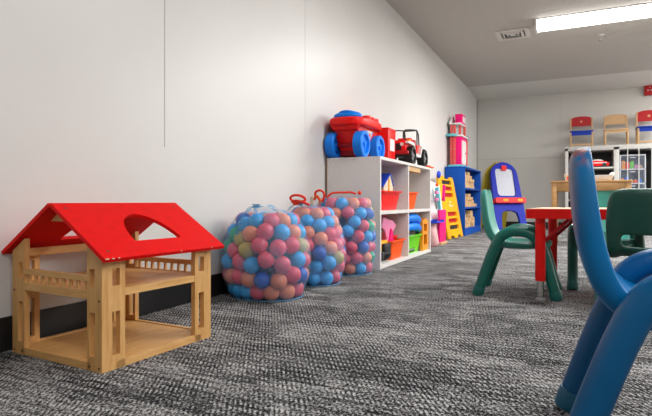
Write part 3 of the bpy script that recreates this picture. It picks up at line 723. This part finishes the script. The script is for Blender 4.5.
# yellow play panel leaning against the wall
t = thing('yellow_play_panel', 'tall yellow plastic play panel with slots leaning beside the blue bookcase', 'play panel', (-1.47, 7.10, 0), math.radians(-3.5))
lean = RY(math.radians(-9.5))
def tz(z): return .40-.11*z/.86     # half width
out = [(-.40, 0), (-.30, 0), (-.28, .03), (-.16, .03), (-.14, 0), (.14, 0), (.16, .03), (.26, .03), (.28, 0), (.36, 0), (.36, .10), (.30, .84), (.24, .86), (.22, .83), (-.02, .83), (-.04, .865), (-.42, .865), (-.44, .80)]
out = [(-.36, 0), (-.24, 0), (-.22, .035), (-.08, .035), (-.06, 0), (.10, 0), (.12, .035), (.24, .035), (.26, 0), (.37, 0), (.33, .80), (.30, .84), (.16, .84), (.14, .81), (-.10, .81), (-.12, .85), (-.38, .85), (-.42, .78), (-.40, .40)]
holes = [rrect(-.22, .22, z, z+.055, .012) for z in (.12, .21, .30)]+[rrect(-.25, .19, z, z+.055, .012) for z in (.56, .65, .735)]
MB().plate(out, holes, .022, lean @ YZ).build('panel', 'yellow', t, smooth=0)
for k, z in enumerate((.12, .21, .30, .56, .65, .735)):
    mm = 'black' if k in (0, 5) else 'dred'
    q = MB(); q.plate(rrect(-.265, .235, z-.01, z+.065, .01), [], .008, lean @ TR((-.009, 0, 0)) @ YZ); q.build('slot_backing', mm, t, smooth=0)
for (y, z, w, h) in ((-.02, .49, .06, .025), (-.05, .445, .05, .03), (.04, .435, .07, .02)):
    q = MB(); q.plate(rrect(y-w/2, y+w/2, z-h/2, z+h/2, .009), [], .002, lean @ TR((.0222, 0, 0)) @ YZ); q.build('raised_mark', 'cream', t, smooth=0)
q = MB(); q.sphere((0, 0, 0), .05, sc=(.5, 1, 1)); q.build('blue_hinge', 'roof_blue', t, loc=(-.10, -.40, .845))

# ------------------------------------------------------------------ blue bookcase
BX0, BX1, BY0, BY1, BZ = -1.700, -1.418, 7.545, 8.935, 1.0
t = thing('blue_bookcase', 'bright blue three tier bookcase holding heaps of wooden blocks', 'bookcase', (BX0, BY0, 0))
dx, dy = BX1-BX0, BY1-BY0
MB().b(0, dx, 0, .03, 0, BZ-.02, bev=.003).build('side_panel', 'shelf_blue', t)
MB().b(0, dx, dy-.03, dy, 0, BZ-.02, bev=.003).build('side_panel', 'shelf_blue', t)
MB().b(0, dx+.004, -.004, dy+.004, BZ-.022, BZ, bev=.003).build('top_panel', 'shelf_blue', t)
MB().b(0, .012, .03, dy-.03, 0, BZ-.02).build('back_panel', 'blue_dark', t, smooth=0)
for z in (.075, .388, .672): MB().b(.012, dx-.003, .03, dy-.03, z, z+.022, bev=.002).build('shelf_board', 'shelf_blue', t)
MB().b(dx-.025, dx-.006, .03, dy-.03, 0, .075).build('kick_board', 'shelf_blue', t, smooth=0)
# wooden unit blocks : rows of stacked blocks on each tier
BLK = {}
for k, (a, b_, c) in enumerate(((.11, .05, .05), (.11, .11, .05), (.16, .05, .05), (.055, .055, .05))):
    o = MB().b(-a/2, a/2, -b_/2, b_/2, 0, c, bev=.003).build('wooden_block', 'block'); BLK[k] = o.data; bpy.data.objects.remove(o)
dims = [(.11, .05), (.11, .11), (.16, .05), (.055, .055)]
tiers = ('top', 'middle', 'bottom')
rnd = random.Random(4)
for ti, (z, hmax, prof) in enumerate(((.694, 5, (5, 5, 5, 4, 5, 5, 4, 3, 2, 0)), (.410, 4, (4, 4, 4, 3, 4, 3, 3, 2, 2, 1, 1)), (.097, 5, (3, 4, 4, 3, 2, 4, 5, 5, 0, 0)))):
    y = BY0+.10
    for col in range(len(prof)):
        for lv in range(prof[col]):
            k = rnd.choice((0, 0, 1, 2, 0)); wy = .105
            n_ = 2 if k in (0, 2) else 1
            for j in range(n_):
                o = bpy.data.objects.new('wooden_block', BLK[k]); COL.objects.link(o)
                yy = y+(j-.5)*.052 if n_ == 2 else y
                o.location = (BX1-.105-rnd.uniform(0, .012), yy, z+lv*.0505); o.rotation_euler[2] = rnd.uniform(-.03, .03)
                row = ('on the bottom row', 'second from the bottom', 'third from the bottom', 'fourth from the bottom', 'fifth from the bottom')[lv]
                tag(o, 'wooden toy block, %s, in the %s tier of the blue bookcase' % (row, tiers[ti]), 'wooden block', 'wooden blocks %s on the %s tier' % (row, tiers[ti]))
        y += .118
# pink doll house on the bookcase
t = thing('pink_doll_house', 'tall pink, white and teal plastic doll house on top of the blue bookcase', 'doll house', (-1.575, 7.93, BZ), 0)
MB().b(-.105, .10, -.30, .24, 0, .035, bev=.005).build('base', 'teal_l', t)
MB().b(-.085, .0, -.25, -.02, .035, .45, bev=.003).build('coral_wall', 'coral', t)
MB().b(-.003, .075, -.245, .22, .035, .45, bev=.003).build('pink_wall', 'pink', t)
q = MB(); q.plate(rrect(-.19, .12, .05, .40, .03), [], .008, TR((.075, 0, 0)) @ YZ); q.build('door', 'white_toy', t, smooth=0)
MB().cyl((.084, .04, .22), (.094, .04, .22), .012).build('door_knob', 'pink', t)
MB().b(.078, .09, .14, .19, .05, .42).build('red_pillar', 'red', t, smooth=0)
MB().b(-.047, -.040, -.2525, -.2495, .05, .44).build('wall_groove', 'dred', t, smooth=0)
for x in (-.065, -.02):
    for z in (.09, .27): MB().cyl((x, -.25, z), (x, -.256, z), .007, seg=10).build('stud', 'grey', t)
MB().b(-.13, .02, -.30, .05, .455, .49, bev=.008).build('teal_balcony', 'teal_l', t)
MB().b(-.01, .10, -.26, .36, .45, .475, bev=.006).build('white_ledge', 'white_toy', t)
MB().b(.06, .10, .16, .37, .46, .50, bev=.006).build('grey_ledge', 'grey', t)
MB().b(-.11, -.095, -.14, .10, .49, .64).build('upper_back', 'white_toy', t, smooth=0)
for (x, y) in ((-.07, -.20), (-.025, -.20), (.03, -.10), (.06, .10)): MB().b(x-.016, x+.016, y-.02, y+.02, .475, .635, bev=.003).build('post', 'coral', t)
q = MB(); q.plate([(-.25, .635), (.20, .635), (.20, .66), (-.02, .80), (-.25, .66)], [], .02, TR((-.10, 0, 0)) @ YZ); q.build('gable', 'white_toy', t, smooth=0)
MB().b(-.10, .07, -.24, .20, .632, .655, bev=.003).build('upper_floor', 'white_toy', t)
MB().b(-.035, .065, -.13, .16, .655, .80, bev=.006).build('tower', 'pink', t)
MB().b(.065, .070, -.06, .13, .68, .77).build('tower_window', 'white_toy', t, smooth=0)

# ------------------------------------------------------------------ easel
t = thing('easel', 'blue and yellow folding easel with a white board and red tray', 'easel', (-1.20, 9.72, 0), math.radians(38))
def easel_panel(sgn, m, nm):
    out = [(-.30, 0), (-.19, 0), (-.165, .22), (-.14, .30), (-.06, .335), (.06, .335), (.14, .30), (.165, .22), (.19, 0), (.30, 0), (.285, .50)]
    arc = [(.255*math.cos(a), .98+.24*math.sin(a)) for a in [PI*k/14 for k in range(15)]]
    out = out+arc+[(-.285, .50)]
    hole = rrect(-.175, .175, .60, 1.10, .06)
    mm = Matrix.Translation((0, sgn*.33, 0)) @ RX(math.radians(sgn*14.5)) @ (XZ if sgn < 0 else TR((0, .04, 0)) @ XZ)
    o = MB().plate(out, [hole] if sgn < 0 else [], .05, mm).build(nm, m, t, smooth=0)
    return mm
mm = easel_panel(-1, 'easel_blue', 'front_frame')
MB().plate(rrect(-.177, .177, .598, 1.102, .055), [], .012, mm @ TR((0, 0, .018))).build('white_board', 'board_white', t, smooth=0)
MB().plate(rrect(-.045, .045, 1.06, 1.15, .012), [], .03, mm @ TR((0, 0, .040))).build('board_clip', 'red', t, smooth=0)
q = MB(); q.plate(rrect(-.29, .29, .455, .545, .02), [], .10, mm @ TR((0, 0, .040))); tray = q.build('paint_tray', 'red', t, smooth=0)
for x in (-.1, .18): MB().plate(rrect(x-.05, x+.05, .48, .52, .018), [], .003, mm @ TR((0, 0, .1395))).build('tray_hole', 'yellow', tray, smooth=0)
easel_panel(1, 'yellow_d', 'rear_frame')
for sx in (-1, 1): MB().box((sx*.27, 0, .50), (.02, .34, .05), bev=.004).build('spreader', 'red', t)
MB().cyl((-.12, 0, 1.18), (.12, 0, 1.18), .02).build('hinge', 'yellow_d', t)

# ------------------------------------------------------------------ plastic chairs
def loop_path(sy):
    y = sy*.165
    p = [(-.195, y, .0), (-.172, y, .07), (-.140, y, .165), (-.108, y, .250), (-.078, y, .308), (-.035, y, .337), (.02, y, .343), (.072, y, .330), (.110, y, .288), (.135, y, .225), (.160, y, .13), (.180, y, .055), (.195, y, 0)]
    return smooth_path(p, 5)
def make_chair(name, label, shell_m, tube_m, cap_m, hole=False):
    t = thing(name, label, 'chair', group='small plastic chairs round the activity table')
    # stations : x, z, half width, thickness  (surface facing the sitter)
    st = [(-.162, .566, .085, .020), (-.161, .560, .112, .026), (-.160, .545, .132, .032), (-.157, .515, .143, .036), (-.151, .46, .150, .038), (-.144, .41, .152, .040), (-.134, .368, .150, .042), (-.118, .322, .147, .044),
          (-.090, .295, .145, .044), (-.050, .286, .144, .042), (.01, .284, .143, .040), (.07, .286, .142, .040), (.12, .288, .138, .040), (.150, .286, .128, .038), (.168, .280, .108, .032), (.174, .276, .085, .026)]
    pts = [Vector((a[0], 0, a[1])) for a in st]; rings = []; mb = MB(); NV = 10
    for i, (x, z, w, th) in enumerate(st):
        tg = (pts[min(i+1, len(pts)-1)]-pts[max(i-1, 0)]).normalized(); n = Vector((0, 1, 0)).cross(tg).normalized()
        if n.x+n.z < 0: n = -n
        cur = .030 if i < 9 else .012
        ring = []
        for k in range(NV+1):
            u = -1+2*k/NV; ring.append(mb.bm.verts.new(pts[i]+Vector((0, u*w, 0))+n*(cur*(u*u-.55)*(w/.15))))
        for k in range(NV+1):
            u = 1-2*k/NV; ring.append(mb.bm.verts.new(pts[i]+Vector((0, u*(w-.004), 0))+n*(cur*(u*u-.55)*(w/.15)-th*(1 if abs(u) > .75 else .55))))
        rings.append(ring)
    L_ = len(rings[0])
    for i, (A, B) in enumerate(zip(rings, rings[1:])):
        for k in range(L_):
            mb.bm.faces.new((A[k], A[(k+1) % L_], B[(k+1) % L_], B[k]))
    mb.bm.faces.new(rings[0]); mb.bm.faces.new(rings[-1][::-1])
    if hole:
        # grip opening low in the back : drop the faces of both skins there and bridge the rim
        ks = range(3, 7); rows = (5, 6)
        mb.bm.faces.ensure_lookup_table()
        dead = []
        for f in mb.bm.faces:
            c = f.calc_center_median()
            if abs(c.y) < .098 and .322 < c.z < .366 and c.x < -.10 and len(f.verts) == 4: dead.append(f)
        edges0 = {e for f in dead for e in f.edges}
        bmesh.ops.delete(mb.bm, geom=dead, context='FACES_ONLY')
        be = [e for e in mb.bm.edges if e.is_valid and len(e.link_faces) == 1]
        try: bmesh.ops.bridge_loops(mb.bm, edges=be)
        except Exception as ex: print('bridge', ex)
        for e in [e for e in mb.bm.edges if not e.link_faces]: mb.bm.edges.remove(e)
    mb.build('seat_shell', shell_m, t, smooth=180, sub=2)
    for sy in (-1, 1):
        p = loop_path(sy); n = len(p)
        rr = [.0275]*n
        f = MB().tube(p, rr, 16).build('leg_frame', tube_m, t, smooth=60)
        for a, b_ in ((p[0], p[2]), (p[-1], p[-3])):
            d = (b_-a).normalized(); MB().cyl(a, a+d*.045, .0295, .0305, 18, bev=.003).build('foot_cap', cap_m, f)
        # lug joining the shell to the frame
        MB().box((0, sy*.148, .272), (.17, .032, .024), bev=.008).build('side_lug', tube_m, f)
    return t
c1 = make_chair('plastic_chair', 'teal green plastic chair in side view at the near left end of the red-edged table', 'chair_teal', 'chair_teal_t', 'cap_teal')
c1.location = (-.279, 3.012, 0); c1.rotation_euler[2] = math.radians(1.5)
c2 = copy_tree(c1); c2['label'] = 'light teal plastic chair on the far side of the table, facing the camera'
c2.location = (.155, 3.43, 0); c2.rotation_euler[2] = math.radians(-90)
c3 = make_chair('plastic_chair', 'green plastic chair from behind, darkened for shade, tucked under the near table side', 'chair_teal_shaded', 'chair_teal_t', 'cap_teal', hole=True)
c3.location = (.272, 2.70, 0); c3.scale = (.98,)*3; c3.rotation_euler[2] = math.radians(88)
c4 = make_chair('plastic_chair', 'large blue plastic chair in the right foreground, closest to the camera', 'blue_shell', 'blue_tube', 'cap_blue')
c4.location = (.193, 1.205, 0); c4.scale = (1.07,)*3; c4.rotation_euler[2] = math.radians(0)

# activity table
T = thing('activity_table', 'low activity table with pale wood top, red edge band and red legs', 'table', (.29, 3.02, 0), math.radians(-4))
MB().b(-.485, .60, -.285, .285, .455, .463).build('table_top', 'maple', T, smooth=0)
q = MB(); q.plate(rrect(-.495, .61, -.295, .295, .02), [], .047, TR((0, 0, .413))); q.build('edge_band', 'red', T, smooth=0)
for x, y in ((-.430, -.235), (-.425, .262), (.54, -.235), (.54, .262)):
    l = MB().cyl((x, y, .10), (x, y, .413), .025, seg=18).build('leg', 'red', T)
    MB().cyl((x, y, .012), (x, y, .10), .017, seg=14).build('leg_insert', 'chrome', l)
    MB().lathe([(0, 0), (.022, 0), (.024, .008), (.017, .016), (0, .016)], 14, TR((x, y, 0))).build('glide', 'grey', l)
    sx = 1 if x < 0 else -1
    MB().tube([(x+sx*.02, y, .30), (x+sx*.13, y-.0, .41)], .009, 8).build('brace', 'dred', l)

# push toy whose handle pokes in at the right edge
t = thing('push_cart_toy', 'orange rounded handle of a push toy poking in at the right edge of the picture', 'push toy', (.615, 2.12, 0), 0)
MB().tube(smooth_path([(-.222, 0, .425), (-.12, 0, .425), (.0, 0, .425), (.22, 0, .425)], 4), .027, 14).build('handle', 'orange', t)
MB().sphere((-.222, 0, .425), .027, sc=(.45, 1, 1)).build('handle_end', 'orange', t, smooth=180)
MB().sphere((.222, 0, .425), .027, sc=(.45, 1, 1)).build('handle_end', 'orange', t, smooth=180)
for x in (-.04, .18): MB().tube([(x, 0, .42), (x, .10, .10)], .014, 10).build('upright', 'roof_blue', t)
MB().b(-.08, .22, .02, .30, .07, .16, bev=.02).build('body', 'orange', t)
for x in (-.095, .235):
    for y in (.06, .26): MB().lathe([(0, -.015), (.055, -.015), (.06, -.008), (.06, .008), (.055, .015), (0, .015)], 20, TR((x, y, .06)) @ RY(PI/2)).build('wheel', 'yellow', t)

# ------------------------------------------------------------------ wooden table at the back
t = thing('wooden_table', 'plain honey wood table standing before the white storage unit', 'table', (.155, 6.66, 0), math.radians(0))
MB().b(-.40, .40, -.26, .30, .705, .728, bev=.003).build('table_top', 'table_wood', t)
MB().b(-.36, .36, -.245, -.225, .612, .705, bev=.001).build('apron', 'table_wood', t)
MB().b(-.36, .36, .265, .285, .612, .705, bev=.001).build('apron', 'table_wood', t)
for sx in (-1, 1): MB().b(sx*.365, sx*.345, -.22, .26, .612, .705).build('apron', 'table_wood', t, smooth=0)
for sx in (-1, 1):
    for y in (-.225, .265): MB().box((sx*.365, y, .3525), (.056, .056, .705), bev=.004).build('leg', 'table_wood', t)
t = thing('paper_tray', 'white textured paper tray on the honey wood table', 'tray', (.185, 6.56, .729), 0)
MB().frustum((0, 0, 0), (.36, .22), (.40, .26), .058, bev=.004).build('tray', 'paper', t)
MB().b(.17, .21, -.12, .12, .055, .085, bev=.008).build('raised_end', 'paper', t)
t = thing('white_pot', 'small white pot with an orange side on the left end of the wooden table', 'pot', (-.06, 6.55, .729), 0)
MB().lathe([(0, 0), (.035, 0), (.045, .05), (.047, .085), (.040, .085), (.038, .01), (0, .01)], 18).build('pot', 'paper', t)
MB().b(-.02, .02, -.0465, -.040, .015, .05, bev=.002).build('orange_sticker', 'orange', t)

# ------------------------------------------------------------------ white storage unit with bins
CY, CD, CZ = 9.80, .50, 1.43
t = thing('storage_unit', 'wide white storage unit of open compartments against the back wall', 'storage unit', (0, CY, 0))
CX0, CX1 = -.150, 1.95
up = [(CX0, CX0+.05), (.585, .665), (CX1-.05, CX1)]
for a, b_ in up: MB().b(a, b_, 0, CD, 0, CZ-.03, bev=.002).build('upright', 'cab_white', t)
MB().b(CX0, CX1, 0, CD, CZ-.075, CZ, bev=.002).build('top_panel', 'cab_white', t)
MB().b(CX0, CX1, CD-.01, CD, .0, CZ-.04).build('back_panel', 'black', t, smooth=0)
for z in (.06, .50, .72, 1.045): MB().b(CX0+.05, .585, .004, CD-.01, z, z+.028, bev=.001).build('shelf_board', 'cab_white', t)
MB().b(.665, CX1-.05, .004, CD-.01, .06, .09).build('shelf_board', 'cab_white', t, smooth=0)
for x in (.785, .945, 1.125): MB().b(x-.007, x+.007, 0, .012, .09, CZ-.075).build('partition', 'cab_white', t, smooth=0)
def drawer_cart(x0, x1, lab, z0=.092):
    d = thing('drawer_cart', lab, 'drawer cart', ((x0+x1)/2, CY+.03, z0))
    w = (x1-x0)/2; n = 5; hh = (1.255-z0)/n
    for sx in (-1, 1): MB().b(sx*w, sx*(w-.018), 0, .38, 0, n*hh, bev=.003).build('side_frame', 'clear_bin', d)
    for k in range(n+1): MB().b(-w, w, 0, .38, k*hh-.010 if k else 0, k*hh+.008, bev=.002).build('cross_frame', 'clear_bin', d)
    for k in range(n):
        dr = MB().b(-w+.020, w-.020, .004, .010, k*hh+.010, (k+1)*hh-.012, bev=.001).build('drawer', 'clear_plastic', d)
        MB().b(-.04, .04, -.006, .004, (k+1)*hh-.05, (k+1)*hh-.035, bev=.003).build('handle', 'clear_bin', dr)
    return hh, z0
hh, z0 = drawer_cart(.672, 1.045, 'clear plastic drawer cart of colourful toys in the white storage unit')
drawer_cart(1.155, 1.55, 'clear plastic drawer cart cut by the right edge of the picture')
cc = [('orange_y', 'orange'), ('red', 'red'), ('green_bin', 'green'), ('pink_l', 'pink'), ('tan', 'tan')]
for j, (m_, nm) in enumerate(cc):
    x = .73+j*.062
    t = thing('toy_brick', '%s toy brick seen through the top drawer of the clear cart' % nm, 'toy brick', (x, CY+.12, z0+4*hh+.012))
    h_ = (.13, .11, .12, .06, .05)[j]
    MB().b(-.028, .028, -.03, .03, 0, h_, bev=.004).build('brick', m_, t); MB().cyl((0, 0, h_), (0, 0, h_+.012), .014).build('stud', m_, t)
for j, (m_, nm) in enumerate((('orange_y', 'orange'), ('blue_toy', 'blue'), ('yellow', 'yellow'), ('orange', 'red-orange'), ('blue_toy', 'small blue'))):
    x = .72+j*.062
    t = thing('toy_ring', '%s rounded toy seen through the second drawer of the clear cart' % nm, 'toy', (x, CY+.12, z0+3*hh+.012))
    h_ = (.07, .11, .05, .045, .06)[j]
    MB().lathe([(0, 0), (.030, 0), (.034, h_*.5), (.022, h_), (0, h_)], 14).build('body', m_, t); MB().sphere((0, 0, h_), .016).build('knob', m_, t)
t = thing('curved_toy', 'red and white curved toy seen in the top drawer at the right edge', 'toy', (1.27, CY+.12, z0+4*hh+.012))
MB().tube(smooth_path([(-.07, 0, .02), (0, 0, .03), (.06, 0, .07), (.12, 0, .11)], 4), .026, 10).build('body', 'coral', t); MB().tube(smooth_path([(-.07, -.02, .012), (0, -.022, .016), (.08, -.022, .05)], 4), .014, 8).build('sole', 'white_toy', t)
# toy car on the shelf of the left compartment
t = thing('toy_race_car', 'red, white and blue toy race car in the upper black compartment of the storage unit', 'toy car', (.335, CY+.11, 1.074), 0, scale=1.15)
q = MB(); q.plate([(-.17, .015), (.16, .015), (.165, .06), (.12, .085), (.0, .095), (-.09, .09), (-.17, .05)], [], .11, TR((0, .055, 0)) @ XZ); bmesh.ops.bevel(q.bm, geom=q.bm.edges[:], offset=.008, segments=2, affect='EDGES', profile=.5); q.build('body', 'red', t)
MB().b(-.12, .13, -.058, .058, .055, .068).build('white_stripe', 'white_toy', t, smooth=0)
MB().sphere((.01, 0, .092), .05, sc=(1.6, .8, .55)).build('cockpit', 'white_toy', t, smooth=180)
MB().b(-.185, -.13, -.05, .05, .04, .12, bev=.008).build('nose', 'blue_dark', t)
for x in (-.1, .1):
    for sy in (-1, 1): MB().cyl((x, sy*.045, .03), (x, sy*.065, .03), .03, seg=16).build('wheel', 'black', t)

# small wooden chairs on top of the storage unit
def toddler_chair(label, loc, sc, back_m, seat_m, crossbar, star):
    t = thing('toddler_chair', label, 'chair', loc, 0, 'small wooden chairs on the storage unit', scale=sc)
    w = .155
    for sx in (-1, 1):
        MB().box((sx*w, .11, .25), (.022, .03, .50), bev=.004).build('rear_leg', 'chair_wood', t)
        MB().box((sx*w, -.11, .12), (.024, .028, .24), bev=.004).build('front_leg', 'chair_wood', t)
        MB().box((sx*w, 0, .215), (.018, .20, .03)).build('side_rail', 'chair_wood', t)
    arc = [(-w+.011, .36), (w-.011, .36), (w-.011, .485)]+[((w-.011)*math.cos(a), .485+.035*math.sin(a)) for a in [PI*k/10 for k in range(1, 10)]]+[(-w+.011, .485)]
    MB().plate(arc, [], .014, TR((0, .117, 0)) @ XZ).build('backrest', back_m, t, smooth=0)
    if star:
        sp = [((.026 if k % 2 == 0 else .011)*math.sin(PI*k/5), .435+(.026 if k % 2 == 0 else .011)*math.cos(PI*k/5)) for k in range(10)]
        MB().plate(sp, [], .003, TR((0, .104, 0)) @ XZ).build('star', 'tan', t, smooth=0)
    MB().b(-w-.014, w+.014, -.135, .125, .238, .258 if seat_m == 'chair_wood' else .262, bev=.004).build('seat', seat_m, t)
    MB().b(-w+.01, w-.01, -.122, -.108, .185 if seat_m != 'chair_wood' else .205, .238).build('front_rail', seat_m if seat_m != 'chair_wood' else 'chair_wood', t, smooth=0)
    if crossbar: MB().b(-w, w, -.118, -.104, .025, .050, bev=.002).build('crossbar', 'chair_wood', t)
    return t
toddler_chair('small wooden chair with red back and blue seat, leftmost on the storage unit', (.105, 10.02, CZ), 1.07, 'dred', 'seat_blue', True, True)
toddler_chair('small all-wood chair between the two red-backed chairs on the storage unit', (.632, 10.02, CZ), 1.07, 'chair_wood', 'chair_wood', False, False)
toddler_chair('small wooden chair with red back and blue seat, cut by the right edge', (1.12, 10.02, CZ), 1.14, 'dred', 'seat_blue', True, True)
t = thing('fire_alarm', 'red fire alarm box high on the back wall at the right edge', 'fire alarm', (1.20, YB, 2.40))
MB().b(-.13, .13, -.06, 0, -.10, .08, bev=.006).build('housing', 'dred', t)
MB().b(-.06, .13, -.075, -.002, .082, .115, bev=.006).build('strobe', 'grey', t)
for x in (-.075, -.03): MB().cyl((x, -.06, -.02), (x, -.064, -.02), .014, seg=12).build('lens', 'pale_pink', t)
MB().cyl((-.05, -.06, .03), (-.05, -.064, .03), .010, seg=12).build('lens', 'pale_pink', t)

# ------------------------------------------------------------------ light
def area(loc, sx, sy, e, rot=(0, 0, 0), col=(1, .985, .962)):
    l = bpy.data.lights.new('ceiling_or_fill_lamp', 'AREA'); l.shape = 'RECTANGLE'; l.size = sx; l.size_y = sy; l.energy = e; l.color = col
    o = bpy.data.objects.new('ceiling_or_fill_lamp', l); COL.objects.link(o); o.location = loc; o.rotation_euler = rot; return o
area((.80, 6.32, 2.42), 2.3, .25, 108.0)
area((.75, 3.0, 2.47), 2.4, .30, 63.5)
area((1.2, -.3, 2.47), 2.4, .30, 58.4)
area((3.6, 3.0, 2.47), 2.4, .30, 114.3)
area((3.6, 7.2, 2.47), 2.4, .30, 215.9)
area((3.2, 9.2, 2.47), 2.4, .30, 139.7)  # unseen fill lamp, added to brighten the back wall and ceiling
w = bpy.data.worlds.new('world'); SC.world = w; w.use_nodes = True
w.node_tree.nodes['Background'].inputs[0].default_value = (.9, .93, 1, 1); w.node_tree.nodes['Background'].inputs[1].default_value = .3

# ------------------------------------------------------------------ camera
cd = bpy.data.cameras.new('camera'); cam = bpy.data.objects.new('camera', cd); COL.objects.link(cam)
cd.sensor_fit = 'HORIZONTAL'; cd.sensor_width = 36; cd.lens = 517.3/652*36; cd.shift_y = (201.1-208)/652; cd.clip_start = .02
cam.location = (0, 0, .5); cam.rotation_euler = (PI/2, 0, .448)
SC.camera = cam
SC.view_settings.view_transform = 'Standard'; SC.view_settings.look = 'None'; SC.view_settings.exposure = 0
